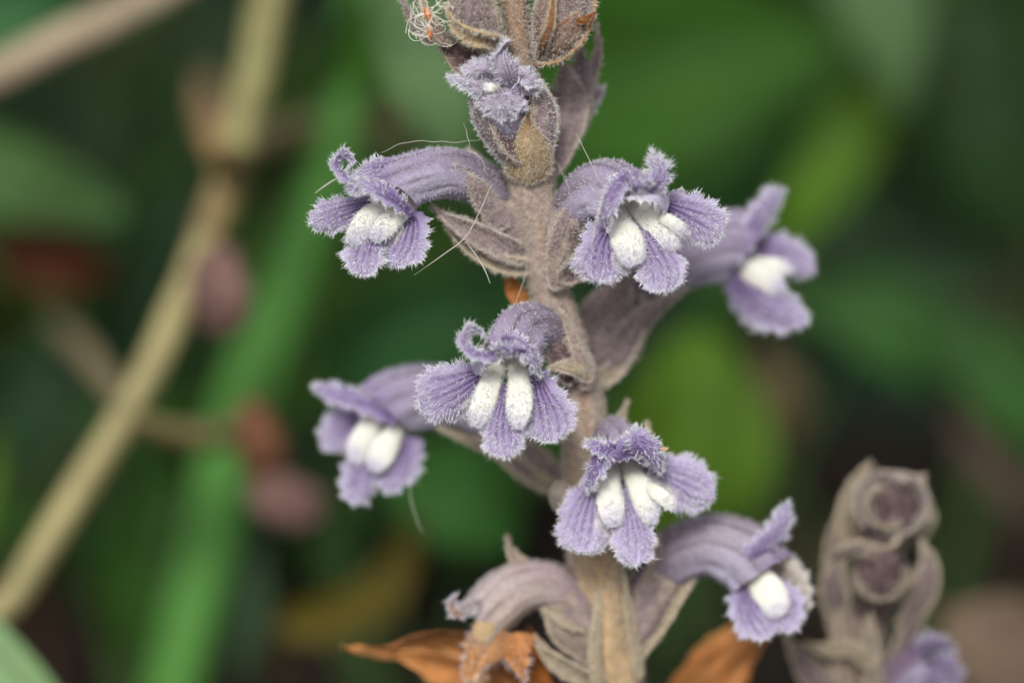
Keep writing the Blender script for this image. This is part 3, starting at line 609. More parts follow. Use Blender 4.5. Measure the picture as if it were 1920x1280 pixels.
sepal("bract", f, [(1140, 1290, 210), (1080, 1262, 186), (1030, 1230, 184), (1000, 1190, 194)], [14, 16, 14, 4], -0.2, 0.5, 2, 0.5, 0.1, 142, base=TAN * 0.7, hair=0.4)
sepal("bract", f, [(1122, 1320, 190), (1116, 1220, 172), (1120, 1150, 176), (1126, 1080, 184)], [8, 9, 7, 2], 0.2, -0.7, 2, 0.6, 0.1, 143, base=TAN * 0.9, hair=0.4)

# --- small crumpled flower near the top with its calyx
f = flower((990, 300, 70), "half-open crumpled flower with star-like tips near the top")
corolla(f, [(985, 290, 60), (968, 250, 40), (952, 215, 20), (944, 180, 0), (940, 160, -8)], [16, 34, 42, 40, 34], 0.9, 6, 153, hair=1.0, base=TUBE * 0.9, dark=MAUVE_D)
CRUMP = np.array([0.34, 0.295, 0.375])
petal("upper_lip", f, [(966, 170, 0), (956, 138, -26), (948, 110, -30), (946, 84, -22)], [24, 30, 24, 13], [0.2, 0.3, 0.5, 0.5], -0.9, 16, 0.35, 1.7, 154, base=CRUMP, hl=13)
petal("upper_lip", f, [(972, 172, -10), (985, 148, -30), (990, 138, -30), (998, 148, -20)], [22, 24, 18, 12], [-0.5, -0.6, -0.6, -0.5], -0.9, 14, 0.35, 1.7, 155, base=CRUMP, hl=13)
petal("lower_lip_lobe", f, [(930, 168, -10), (905, 160, -30), (872, 152, -26), (844, 144, -16)], [20, 18, 12, 7], [0.2, 0.4, 0.5, 0.5], -0.9, 10, 0.35, 1.7, 156, base=CRUMP, hl=13)
petal("lower_lip_lobe", f, [(925, 150, -6), (905, 140, -28), (885, 142, -30), (876, 152, -24)], [19, 20, 15, 9], [-0.5, -0.6, -0.6, -0.5], -0.9, 12, 0.35, 1.7, 157, base=CRUMP, hl=13)
petal("lower_lip_lobe", f, [(945, 165, -18), (935, 180, -40), (918, 192, -40), (896, 196, -28)], [26, 26, 20, 9], [0.7, 0.7, 0.6, 0.5], -0.9, 16, 0.35, 1.7, 158, base=CRUMP * 0.9, hl=13)
petal("lower_lip_lobe", f, [(955, 168, -18), (962, 184, -36), (966, 198, -34), (972, 206, -22)], [24, 22, 18, 10], [-0.6, -0.6, -0.6, -0.5], -0.9, 16, 0.35, 1.7, 159, base=CRUMP * 0.9, hl=13)
palate(f, [(938, 168, -8), (926, 166, -34), (916, 164, -40), (908, 163, -36)], [7, 9, 9, 6], 1.2, 1, 18)
sepal("calyx", f, [(975, 312, 34), (940, 270, 12), (912, 235, 2), (892, 205, 2), (882, 188, 8)], [24, 32, 28, 20, 5], [-0.4, -0.4, -0.4, -0.3, -0.3], -0.4, 3, 0.5, 0.1, 161, base=MAUVE * 1.05, hcol=HAIRW * 0.9)
sepal("calyx", f, [(985, 300, 24), (960, 255, 6), (938, 225, 0), (915, 205, 2), (905, 196, 8)], [18, 32, 30, 18, 5], [0.2, 0.2, 0.2, 0.2, 0.2], 0.3, 3, 0.5, 0.1, 162, base=MAUVE_D * 1.2)
sepal("calyx", f, [(1008, 312, 40), (1022, 260, 22), (1026, 210, 16), (1012, 165, 14), (996, 126, 16)], [22, 27, 25, 17, 4], [0.4, 0.4, 0.3, 0.3, 0.3], -0.5, 3, 0.5, 0.1, 163, base=MAUVE * 1.1, edge=TAN * 1.05, ribs=6, hcol=HAIRW * 0.9)
sepal("bract", f, [(994, 345, 44), (992, 300, 14), (990, 262, -2), (990, 232, -8), (992, 202, -6)], [44, 40, 32, 18, 4], 0.0, -0.45, 3, 0.5, 0.12, 164, base=np.array([0.31, 0.225, 0.125]), edge=TAN, tip=RUST * 0.8, ribs=5)
# calyx lobes of a spent flower at the back of the stem
sepal("calyx", f, [(1018, 330, 110), (1040, 270, 120), (1062, 205, 124), (1064, 150, 120), (1052, 108, 116)], [20, 36, 38, 30, 5], [-0.2, -0.2, -0.1, 0, 0], -0.45, 2, 0.5, 0.1, 165, base=MAUVE * 1.15, hair=0.8)
sepal("calyx", f, [(1040, 300, 130), (1082, 230, 140), (1102, 160, 142), (1122, 100, 140), (1118, 42, 138)], [12, 20, 14, 9, 3], [0.3, 0.3, 0.3, 0.3, 0.3], -0.4, 3, 0.5, 0.1, 166, base=TUBE_D, edge=TAUPE, hair=0.7)
sepal("calyx", f, [(1086, 190, 130), (1092, 150, 130), (1088, 115, 130), (1090, 80, 132)], [16, 18, 12, 4], 0.1, -0.4, 3, 0.5, 0.1, 167, base=TUBE_D, edge=TUBE_D * 1.2, hair=0.7)
petal("upper_lip", f, [(1078, 240, 170), (1095, 210, 168), (1114, 186, 168), (1132, 164, 170)], [14, 16, 14, 9], 0.3, -0.5, 3, 0.3, 0.8, 168, base=TUBE_D * 1.2, edge=TUBE, hl=8)

# --- buds at the tip
def bud(at, label, body, brad, seed, lobes, hcol=HAIRT):
    b = empty("bud", at, plant); b["label"] = label
    P, N, U, TH, T = sweep(body, brad, 40, 32, (0, -1, -0.3), 0.95, 0, lambda U, TH: 0.05 * np.cos(TH * 5 + seed), True, True)
    c = mixc(MAUVE_D * 1.25, MAUVE, 0.5 + 0.6 * wob(U * 2, np.cos(TH) * 2, seed))
    o = Organ(); o.grid(P, c, "felt", True); fuzz(o, P, normals(P, N, True), 15, 10, 0.62, hcol)
    o.build("bud_body", b)
    for kw in lobes: sepal(parent=b, **kw)
    return b
bud((955, 90, 40), "rounded dark hairy bud cupped by a tan bract", [(940, 88, 26), (902, 52, -8), (884, 10, -18), (878, -50, -16)], [18, 36, 42, 30], 2, [
    dict(name="bract", mid=[(952, 84, 10), (915, 74, -40), (880, 64, -50), (852, 44, -40), (838, 14, -26)], hw=[10, 15, 17, 14, 4], tw=[-0.5, -0.6, -0.6, -0.6, -0.6], cup=0.4, seed=201, base=np.array([0.26, 0.185, 0.085]), edge=np.array([0.32, 0.23, 0.11]), hl=11, hcol=HAIRT * 1.1),
    dict(name="calyx", mid=[(892, 80, -34), (886, 40, -64), (888, 0, -66), (892, -40, -54)], hw=[10, 22, 23, 9], tw=0.1, cup=-0.5, seed=202, base=MAUVE, edge=MAUVE_D, hl=11, hcol=HAIRT),
    dict(name="calyx", mid=[(930, 82, -16), (920, 44, -46), (912, 0, -52), (908, -40, -44)], hw=[6, 13, 13, 5], tw=-0.4, cup=-0.5, seed=203, base=MAUVE * 1.1, edge=TAN * 0.7, hl=11),
    dict(name="bract", mid=[(950, 150, 52), (905, 132, 40), (865, 105, 36), (835, 80, 44), (815, 50, 52)], hw=[24, 34, 30, 20, 5], tw=[-0.2, -0.3, -0.4, -0.4, -0.4], cup=0.35, seed=204, base=MAUVE_D * 1.15, edge=TAN * 0.7, hair=0.25),
    dict(name="calyx", mid=[(812, 80, 62), (790, 62, 64), (774, 40, 66), (760, 14, 68), (748, -12, 70)], hw=[8, 7, 6, 5, 2], tw=0.3, cup=0.3, seed=205, base=MAUVE * 0.8, edge=MAUVE, hair=0.6),
    dict(name="calyx", mid=[(850, 78, 20), (828, 66, 8), (808, 40, 4), (795, 14, 10), (788, -10, 14)], hw=[9, 12, 11, 8, 3], tw=0.4, cup=-0.4, seed=206, base=TAUPE, edge=TAN, hair=0.9)])
bud((1000, 110, 50), "pointed dark bud with rust-coloured ridges", [(1010, 112, 40), (1036, 74, 8), (1056, 22, 2), (1066, -50, 8)], [14, 38, 50, 38], 4, [
    dict(name="calyx", mid=[(1010, 112, 6), (1018, 76, -36), (1024, 36, -50), (1028, -10, -46), (1030, -50, -36)], hw=[5, 20, 26, 22, 8], tw=[-0.2, -0.3, -0.2, -0.1, 0], cup=-0.5, seed=211, base=np.array([0.165, 0.105, 0.085]), edge=MAUVE, hl=11, hcol=HAIRT, ribs=3),
    dict(name="calyx", mid=[(1012, 112, 0), (1020, 84, -50), (1032, 50, -70), (1038, 0, -68), (1040, -40, -60)], hw=[5, 9, 9, 8, 3], tw=0.2, cup=-0.8, seed=212, base=RUST * 1.1, edge=TAN * 0.8, hl=8, hair=0.5),
    dict(name="calyx", mid=[(1014, 114, 6), (1044, 92, -36), (1066, 62, -50), (1078, 36, -46), (1086, 22, -40)], hw=[8, 24, 28, 18, 5], tw=[0.2, 0.2, 0.3, 0.3, 0.3], cup=-0.5, seed=213, base=np.array([0.165, 0.105, 0.085]), edge=RUST * 1.2, hl=10, hcol=HAIRT),
    dict(name="bract", mid=[(1006, 116, 10), (1044, 108, -14), (1078, 84, -22), (1104, 44, -18), (1114, -10, -8), (1112, -50, 0)], hw=[6, 11, 12, 11, 9, 4], tw=[-0.3, -0.4, -0.5, -0.6, -0.6, -0.6], cup=0.5, seed=214, base=np.array([0.22, 0.135, 0.05]), edge=np.array([0.24, 0.13, 0.045]), hl=10),
    dict(name="calyx", mid=[(1078, 42, -50), (1094, 40, -56), (1106, 34, -56), (1114, 24, -52)], hw=[4, 6, 6, 2], tw=0.2, cup=-0.5, seed=215, base=RUST, edge=RUST * 0.8, hair=0.3, hl=6)])
# the rest of the spike above the frame: two more buds and the tip
bud((955, -90, 30), "small closed bud on the tip of the spike", [(950, -90, 20), (930, -150, 0), (920, -220, 0), (925, -270, 6)], [16, 38, 36, 20], 5, [])
bud((965, -110, 30), "small closed bud beside the tip of the spike", [(965, -110, 30), (1000, -170, 20), (1008, -230, 24), (1000, -280, 26)], [16, 36, 34, 18], 6, [])

# dried scrap of an older bract on the stem
sepal("bract", plant, [(990, 585, 160), (972, 555, 150), (958, 528, 150), (950, 508, 154)], [12, 15, 12, 5], 0.2, -0.4, 4, 0.5, 0.1, 230, base=RUST * 2.2, edge=RUST * 2, hair=0.1)

# ------------------------------------------------------------------ the second broomrape, low on the right
other = empty("broomrape_plant", (1640, 1640, 640))
tag(other, "blurred brown bud spike of broomrape leaning beside the drooping flower", "flower")
def soft(o_, P, N, c, dens=120, hl=9): o_.grid(P, c, "felt", True); fuzz(o_, P, normals(P, N, True), dens, hl, 0.7, HAIRT)
P_, N_, U_, TH_, T_ = sweep([(1640, 1640, 640), (1622, 1400, 520), (1620, 1260, 470), (1628, 1130, 440), (1650, 1000, 430)], [44, 44, 42, 38, 30], 50, 28, (0, 0, -1))
o_ = Organ(); soft(o_, P_, N_, mixc(MAUVE_D, TAUPE * 0.8, 0.5 + 0.5 * wob(U_ * 6, TH_, 5))); o_.build("stem", other)
def bud2(at, label, body, brad, lobes, seed):
    b = empty("bud", at, other); b["label"] = label
    P, N, U, TH, T = sweep(body, brad, 36, 28, (0, -1, -0.3), 0.95, 0, lambda U, TH: 0.06 * np.cos(TH * 5 + seed), True, True)
    o = Organ(); soft(o, P, N, mixc(MAUVE_D * 0.5, MAUVE_D, 0.5 + 0.6 * wob(U * 2, np.cos(TH) * 2, seed))); o.build("bud_body", b)
    for kw in lobes: sepal(parent=b, hair=0.3, **kw)
GREYT = np.array([0.225, 0.195, 0.165])
def lp(cx, cy, d, r0, a0, a1, n=7, dd=0):  # arc of points round a bud mouth
    return [(cx + r0 * math.cos(a), cy + r0 * 0.95 * math.sin(a), d + dd * k) for k, a in enumerate(np.linspace(a0, a1, n))]
bud2((1650, 1040, 440), "open-mouthed bud at the tip with rolled pale rims", [(1652, 1040, 440), (1662, 1000, 410), (1670, 960, 376), (1672, 940, 352), (1674, 936, 326)], [34, 50, 54, 46, 30], [
    dict(name="calyx", mid=lp(1671, 946, 346, 58, 2.4, 5.2), hw=[5, 9, 10, 9, 10, 9, 4], tw=0.7, ruffle=7, cup=-0.6, seed=301, base=MAUVE * 0.6, edge=GREYT * 1.1, rim=4),
    dict(name="calyx", mid=lp(1671, 946, 346, 58, 4.9, 8.1), hw=[5, 9, 10, 9, 10, 9, 4], tw=0.7, ruffle=7, cup=-0.6, seed=302, base=MAUVE * 0.6, edge=GREYT * 1.1, rim=4),
    dict(name="calyx", mid=lp(1668, 946, 330, 36, 1.0, 4.4), hw=[6, 9, 10, 10, 10, 9, 5], tw=0.9, cup=-0.6, seed=303, base=MAUVE_D * 0.8, edge=TAN * 0.7, rim=4),
    dict(name="bract", mid=[(1600, 1030, 420), (1592, 980, 400), (1602, 925, 390), (1620, 885, 388), (1634, 868, 390)], hw=[14, 20, 18, 13, 5], tw=0.3, cup=-0.5, seed=304, base=TAN * 0.55, edge=TAN * 0.9, rim=4),
    dict(name="bract", mid=[(1722, 1010, 400), (1736, 985, 380), (1744, 960, 376), (1738, 940, 380)], hw=[10, 14, 13, 5], tw=0.3, cup=-0.5, seed=305, base=TAN * 0.6, edge=TAN * 0.85, rim=4),
    dict(name="calyx", mid=[(1700, 900, 380), (1722, 905, 374), (1734, 890, 376)], hw=[8, 9, 3], tw=0.3, cup=-0.5, seed=306, base=TAN * 0.6, edge=TAN * 0.8, rim=4)], 3)
bud2((1650, 1160, 450), "lower bud with dark gaping mouth and wide tan lip", [(1640, 1160, 450), (1642, 1110, 410), (1648, 1072, 372), (1652, 1064, 346), (1652, 1062, 322)], [34, 50, 52, 44, 28], [
    dict(name="calyx", mid=[(1560, 1062, 380), (1580, 1040, 348), (1612, 1030, 336), (1650, 1034, 330), (1678, 1022, 332), (1686, 1004, 338)], hw=[10, 14, 12, 9, 8, 4], tw=0.7, ruffle=6, cup=-0.6, seed=311, base=MAUVE * 0.7, edge=TAN * 0.85, rim=4),
    dict(name="calyx", mid=[(1580, 1180, 410), (1562, 1120, 376), (1566, 1070, 364), (1590, 1040, 366)], hw=[12, 25, 23, 8], tw=-0.2, cup=-0.5, seed=312, base=MAUVE * 0.7, edge=TAN * 0.9, rim=4),
    dict(name="calyx", mid=[(1690, 1180, 410), (1728, 1120, 380), (1742, 1060, 374), (1726, 1010, 380)], hw=[12, 24, 22, 6], tw=0.2, cup=-0.5, seed=313, base=MAUVE * 0.7, edge=TAN * 0.9, rim=4),
    dict(name="calyx", mid=lp(1650, 1066, 336, 48, 0.0, 3.1), hw=[5, 9, 11, 12, 11, 9, 5], tw=0.9, cup=-0.6, seed=314, base=MAUVE_D * 0.4, edge=TAN * 0.55, rim=4)], 8)
for k, (md, hw_, bs) in enumerate([
    ([(1590, 1330, 430), (1580, 1210, 404), (1564, 1090, 400), (1560, 1010, 404), (1572, 960, 412)], [16, 18, 19, 16, 4], MAUVE * 0.75),
    ([(1660, 1330, 430), (1694, 1220, 410), (1728, 1120, 404), (1744, 1050, 410)], [17, 19, 17, 4], MAUVE * 0.75),
    ([(1590, 1320, 400), (1576, 1210, 384), (1572, 1130, 388)], [17, 16, 4], TAUPE),
    ([(1640, 1320, 392), (1634, 1210, 378), (1632, 1140, 384)], [15, 14, 4], GREYT * 0.9),
    ([(1600, 1330, 396), (1545, 1280, 380), (1500, 1230, 384), (1468, 1185, 396)], [24, 26, 20, 4], MAUVE * 0.9),
    ([(1640, 1250, 370), (1600, 1214, 356), (1550, 1216, 360), (1506, 1206, 372)], [12, 14, 13, 4], TAN * 0.7)]):
    sepal("bract", other, md, hw_, 0.2, -0.5, 3, 0.5, 0.08, 320 + k, bs * 0.8, TAN * 0.75, 3.5, 0.12)
f = empty("flower", (1650, 1330, 440), other); f["label"] = "blurred purple flower tip at the foot of the bud spike"
corolla(f, [(1640, 1340, 440), (1672, 1290, 430), (1708, 1256, 424), (1738, 1240, 420)], [28, 42, 46, 44], 0.9, 6, 333, hair=0.3, base=np.array([0.13, 0.085, 0.14]))
petal("upper_lip", f, [(1718, 1226, 386), (1744, 1212, 376), (1768, 1214, 380), (1786, 1228, 390)], [16, 21, 20, 14], 0.5, -0.5, 4, 0.3, 0.6, 334, base=LILAC * 0.6, edge=LILAC)
petal("lower_lip_lobe", f, [(1742, 1244, 396), (1766, 1254, 386), (1782, 1268, 390), (1794, 1286, 398)], [16, 24, 24, 16], 0.2, -0.4, 4, 0.3, 0.4, 335, base=LILAC * 0.6, edge=LILAC)
petal("lower_lip_lobe", f, [(1726, 1254, 396), (1742, 1276, 386), (1752, 1298, 390), (1756, 1320, 398)], [16, 24, 24, 16], 0.2, -0.4, 4, 0.3, 0.4, 336, base=LILAC * 0.6, edge=LILAC)

# ------------------------------------------------------------------ dead orange leaves
def dry_leaf(mid, hw, tw, label, cols, seed, fold=0.5, cat="leaf"):
    P, N, U, V, X, T = ribbon(mid, hw, tw, 60, 30, fold, 15, 0.6, 0.12, seed, 0.28, (2.0, 0.7))
    P = P + N[:, None] * (5 * np.sin(V * 7 + U * 2) * np.abs(V) + 7 * wob(U * 3, V * 2.5, seed + 30, 6))[..., None] + X[:, None] * (4 * np.sin(U * 37 + seed) * np.sin(U * 15) * V * np.abs(V) ** 5)[..., None]
    c = mixc(cols[0], cols[1], 0.5 + 0.5 * wob(U * 1.5, V * 3, seed) + 0.3 * np.sin(V * 11 + U * 3))
    c = mixc(c, np.asarray(cols[0]) * np.array([0.35, 0.4, 0.6]), np.clip(0.9 * wob(U * 4, V * 4, seed + 40) - 0.25, 0, 0.8)); c = mixc(c, np.asarray(cols[1]) * 1.25, np.clip(np.abs(V) ** 6 + U ** 6, 0, 1) * 0.6)
    Nn = normals(P, N[:, None])
    o = Organ(); o.grid(P, c, "dry_tissue"); o.grid(P - Nn * 3.0 * np.sqrt(np.clip(1 - V ** 2, 0, 1))[..., None], c * 0.85, "dry_tissue")
    fuzz(o, P, Nn, 160, 7, 0.6, np.array([0.7, 0.5, 0.35]), closed=False)
    return tag(o.build("dead_leaf", None), label, cat)
OR0, OR1 = np.array([0.33, 0.115, 0.022]), np.array([0.50, 0.235, 0.085])
dry_leaf([(1010, 1330, 300), (900, 1250, 275), (800, 1215, 262), (720, 1222, 262), (640, 1214, 270)], [40, 66, 56, 26, 10], [-0.2, -0.3, -0.4, -0.2, 0.2], "curled rust-orange dead leaf below the faded flower", (OR0, OR1), 401, 0.35)
dry_leaf([(1230, 1420, 420), (1310, 1300, 390), (1390, 1215, 380), (1460, 1165, 386)], [46, 62, 55, 26], [0.2, 0.2, 0.3, 0.3], "bright orange dead leaf beneath the drooping profile flower", (OR0 * 1.1, OR1 * 0.9), 402, -0.3)
dry_leaf([(1040, 1340, 262), (1010, 1270, 256), (1000, 1215, 256), (990, 1175, 262)], [14, 20, 18, 8], 0.2, "small orange dead scrap tucked behind the faded flower's calyx", (OR0, OR0 * 1.3), 403, 0.3)

# ------------------------------------------------------------------ straw stalks, weeds, undergrowth behind
def to_layout(w):
    r = np.asarray(w, float) - CAM
    z = r @ FWD
    return np.array([960 + (r @ RGT) * K * D / z, 640 - (r @ UPV) * K * D / z, (z - D) * K])
def G(px, py, dcm): return (px, py, dcm * K)
def foot(px, py, dcm, lean=0.0):
    """ground point under a layout point"""
    w = to_world(np.array(G(px, py, dcm))); return to_layout(np.array([w[0] + lean, w[1], -0.1]))

def tube_part(name, parent, mid, rad, col, mat="straw", seed=1, nu=40, nv=16, streak=0.2):
    P, N, U, TH, T = sweep(mid, rad, nu, nv, (0, 0, -1), 1.0, 0, lambda U, TH: 0.05 * wob(U * 4, TH, seed) + 0.03 * np.cos(TH * 6))
    c = np.asarray(col) * (1 + streak * wob(U * 2, TH * 2, seed + 1)[..., None])
    o = Organ(); o.grid(P, c, mat, True)
    return o.build(name, parent)

def leaf_part(parent, mid, hw, col, tw=0.0, cup=0.18, seed=1, cap=0.75, basecap=0.12, name="leaf", col2=None):
    P, N, U, V, X, T = ribbon(mid, hw, tw, 26, 17, cup, 12, cap, basecap, seed, 0.05)
    rib = np.exp(-(V / 0.07) ** 2)
    P = P - N[:, None] * (rib * np.mean(hw) * 0.05 + 0.02 * np.mean(hw) * np.cos((U * 9 - np.abs(V) * 3) * 3.1))[..., None]
    col = np.asarray(col) * np.array([0.62, 0.575, 0.42])  # leaf tones dimmed, the shade under a canopy put into the colour
    c = np.asarray(col) * (1 + 0.25 * wob(U * 1.4, V * 1.4, seed + 2)[..., None])
    if col2 is not None: c = mixc(c, col2, np.clip(U * 1.3 - 0.2 + 0.2 * wob(U, V, seed), 0, 1))
    c = mixc(c, np.asarray(col) * 1.5 + 0.03, rib * 0.5 + 0.15 * np.clip(np.cos((U * 9 - np.abs(V) * 3) * 3.1) - 0.75, 0, 1) * 3)
    o = Organ(); o.grid(P, c, "leaf")
    return o.build(name, parent)

def weed(label, at, leaves, stems=(), cat="plant", name="weed_plant", group=None, stalk_col=(0.07, 0.16, 0.04), petioles=True):
    """at: layout foot; leaves: dicts with mid, hw, col ..."""
    w = empty(name, at)
    tag(w, label, cat, group)
    for k, s in enumerate(stems): tube_part("stem", w, s[0], s[1], s[2], "leaf", 500 + k)
    for k, l in enumerate(leaves):
        l = dict(l); leaf_part(w, **l)
        if petioles:
            b = np.array(l["mid"][0]); a = np.array(at)
            q = (a + b) / 2 + np.array([(b[0] - a[0]) * 0.3, -abs(b[1] - a[1]) * 0.12, 0])
            r = max(5, np.mean(l["hw"]) * 0.07)
            tube_part("petiole", w, [a, q, b, b + (np.array(l["mid"][1]) - b) * 0.15], [r * 1.3, r, r * 0.9, r * 0.5], np.array(stalk_col), "leaf", 510 + k, 16, 8)
    return w

STRAW = np.array([0.185, 0.160, 0.070])
# tall straw stalk with side stubs and withered pods
sroot = foot(-40, 1180, 3.7)
straw = empty("straw_stalk", tuple(sroot)); tag(straw, "thick beige straw stalk with side branches and withered pinkish pods", "stalk")
tube_part("stem", straw, [tuple(sroot), G(-70, 1270, 3.9), G(30, 1112, 3.9), G(125, 955, 4.0), G(222, 800, 4.1), G(292, 670, 4.3), G(346, 545, 4.5), G(385, 448, 4.7)], [26, 29, 31, 31, 31, 30, 27, 22], STRAW * 1.02, "straw", 1, 70)
tube_part("node", straw, [G(350, 535, 4.5), G(380, 460, 4.8), G(408, 390, 5.0), G(428, 335, 5.1)], [27, 28, 33, 29], STRAW * np.array([0.72, 0.58, 0.52]), "straw", 2, 24)
tube_part("stem", straw, [G(402, 405, 5.0), G(424, 345, 5.1), G(450, 255, 5.2), G(480, 125, 5.3), G(505, -10, 5.4), G(530, -160, 5.6)], [26, 32, 34, 35, 35, 33], STRAW * np.array([0.86, 0.92, 0.8]), "straw", 7, 50)
tube_part("branch", straw, [G(420, 300, 4.73), G(540, 250, 6.70), G(680, 244, 8.76), G(790, 250, 9.79)], [24, 28, 30, 20], STRAW * np.array([0.85, 0.76, 0.7]), "straw", 3)
tube_part("branch", straw, [G(235, 785, 4.02), G(320, 812, 4.58), G(400, 818, 5.15), G(470, 815, 5.72)], [22, 24, 23, 18], STRAW * np.array([0.9, 0.85, 0.8]), "straw", 4)
tube_part("branch", straw, [G(240, 775, 4.02), G(190, 700, 5.41), G(140, 640, 6.70), G(90, 600, 7.99)], [22, 26, 24, 12], STRAW * np.array([0.5, 0.45, 0.5]), "straw", 5)
tube_part("branch", straw, [G(425, 320, 4.73), G(408, 270, 5.92), G(396, 220, 7.21), G(385, 150, 8.50)], [22, 30, 30, 10], np.array([0.20, 0.115, 0.045]), "straw", 6)
def pod(mid, rad, col, seed):
    P, N, U, TH, T = sweep(mid, rad, 28, 20, (0, 0, -1), 1.0, 0, lambda U, TH: 0.10 * np.cos(TH * 5 + seed) + 0.08 * wob(U * 3, TH, seed), True, True)
    o = Organ(); o.grid(P, mixc(np.asarray(col), np.asarray(col) * 0.6, 0.5 + 0.5 * np.cos(TH * 5 + seed)), "dry_tissue", True)
    return o.build("pod", straw)
PINK = np.array([0.20, 0.115, 0.10])
pod([G(405, 460, 4.5), G(412, 520, 4.4), G(418, 575, 4.4), G(415, 630, 4.5)], [30, 52, 56, 34], PINK, 11)
pod([G(462, 760, 5.2), G(478, 800, 5.0), G(492, 850, 5.0), G(500, 900, 5.2)], [24, 38, 40, 26], np.array([0.20, 0.085, 0.045]), 12)
pod([G(488, 900, 5.2), G(520, 935, 5.0), G(560, 950, 5.0), G(600, 950, 5.2)], [34, 50, 48, 30], PINK, 13)
tube_part("branch", straw, [G(470, 815, 5.4), G(480, 860, 5.3), G(500, 910, 5.2)], [16, 16, 16], np.array([0.13, 0.075, 0.035]), "straw", 8)

s2 = foot(-240, 300, 5.0)
straw2 = empty("straw_stalk", tuple(s2)); tag(straw2, "smooth pinkish-beige dry stalk slanting up past a teal leaf", "stalk")
tube_part("stem", straw2, [tuple(s2), G(-250, 420, 5.0), G(-140, 215, 4.9), G(0, 135, 4.8), G(120, 75, 4.8), G(230, 25, 4.9), G(330, -30, 5.0), G(480, -130, 5.2)], [28, 33, 35, 36, 36, 35, 33, 30], np.array([0.175, 0.138, 0.090]), "straw", 9, 60)

# green plants that can be told apart
GR = np.array([0.034, 0.112, 0.016]); GD = np.array([0.011, 0.037, 0.009]); TEAL = np.array([0.016, 0.046, 0.022]); PALE = np.array([0.085, 0.175, 0.090]); LIME = np.array([0.080, 0.172, 0.011]); OLIVE = np.array([0.095, 0.080, 0.014])
weed("tall weed with a thick light green stem crossing behind the straw stalk", tuple(foot(300, 1300, 6.5)), [
    dict(mid=[G(640, 200, 7.4), G(690, 60, 7.0), G(740, -60, 6.6), G(770, -160, 6.4)], hw=[40, 60, 50, 20], col=GR * 1.2, tw=0.3, seed=3),
    dict(mid=[G(720, -120, 5.6), G(770, 30, 5.4), G(825, 190, 5.3), G(868, 345, 5.4)], hw=[50, 80, 85, 40], col=PALE, tw=-0.2, seed=4),
    dict(mid=[G(420, 860, 7.2), G(450, 1000, 7.0), G(455, 1140, 7.0), G(440, 1300, 7.2)], hw=[34, 52, 55, 34], col=np.array([0.055, 0.115, 0.075]), tw=0.3, seed=5)],
    [([tuple(foot(300, 1300, 6.5)), G(325, 1310, 6.5), G(390, 1040, 6.6), G(440, 800, 6.8), G(505, 600, 7.0), G(575, 420, 7.2), G(640, 210, 7.4), G(690, -60, 7.6)], [44, 54, 56, 56, 54, 48, 42, 36], np.array([0.070, 0.195, 0.040]))], petioles=False)
weed("weed with broad blue-green leaf tips low behind the straw stalk", tuple(foot(-80, 900, 7.5)), [
    dict(mid=[G(-170, 250, 7.0), G(-60, 300, 6.8), G(80, 345, 6.7), G(235, 400, 6.8)], hw=[50, 85, 85, 45], col=np.array([0.085, 0.185, 0.075]), tw=0.3, seed=6),
    dict(mid=[G(-130, 60, 8.0), G(-30, 40, 7.8), G(60, 30, 7.8), G(190, 0, 8.0)], hw=[40, 70, 70, 40], col=np.array([0.045, 0.150, 0.070]), tw=0.2, seed=7),
    dict(mid=[G(-60, 860, 7.6), G(20, 790, 7.4), G(90, 700, 7.4), G(150, 600, 7.6)], hw=[50, 95, 100, 60], col=TEAL * 1.05, tw=0.2, seed=8),
    dict(mid=[G(-90, 1100, 4.4), G(-40, 980, 4.4), G(-10, 900, 4.5), G(0, 780, 4.6)], hw=[14, 22, 20, 10], col=LIME * 0.9, tw=0.2, seed=9)])
weed("pale green blade slanting at the foot of the straw stalk", tuple(foot(-100, 1500, 3.6)), [
    dict(mid=[G(-420, 890, 3.4), G(-180, 1110, 3.2), G(0, 1278, 3.1), G(220, 1480, 3.2)], hw=[60, 82, 84, 60], col=np.array([0.24, 0.42, 0.26]), tw=-0.2, seed=10)], petioles=True)
weed("dark teal leaved weed standing behind the straw stalk", tuple(foot(250, 900, 9.5)), [
    dict(mid=[G(180, 700, 9.6), G(270, 600, 9.4), G(330, 470, 9.3), G(360, 320, 9.4)], hw=[70, 120, 120, 70], col=TEAL, tw=0.3, seed=11),
    dict(mid=[G(120, 560, 10.4), G(160, 420, 10.2), G(180, 300, 10.2), G(190, 160, 10.4)], hw=[60, 110, 110, 60], col=GD * 0.9, tw=-0.2, seed=12),
    dict(mid=[G(330, 900, 8.6), G(300, 1020, 8.4), G(270, 1120, 8.4), G(240, 1240, 8.6)], hw=[50, 90, 95, 60], col=GR * 0.75, tw=-0.2, seed=13),
    dict(mid=[G(230, 300, 11), G(330, 200, 10.8), G(400, 100, 10.8), G(460, -40, 11)], hw=[60, 90, 90, 50], col=GD * 0.8, tw=0.1, seed=14)])
weed("red-brown dying leaf low beside the teal weed", tuple(foot(100, 700, 8.0)), [
    dict(mid=[G(-10, 470, 7.8), G(70, 480, 7.6), G(140, 498, 7.6), G(220, 520, 7.8)], hw=[34, 58, 58, 34], col=np.array([0.115, 0.034, 0.020]), tw=0.2, seed=15)], stalk_col=(0.08, 0.04, 0.02))
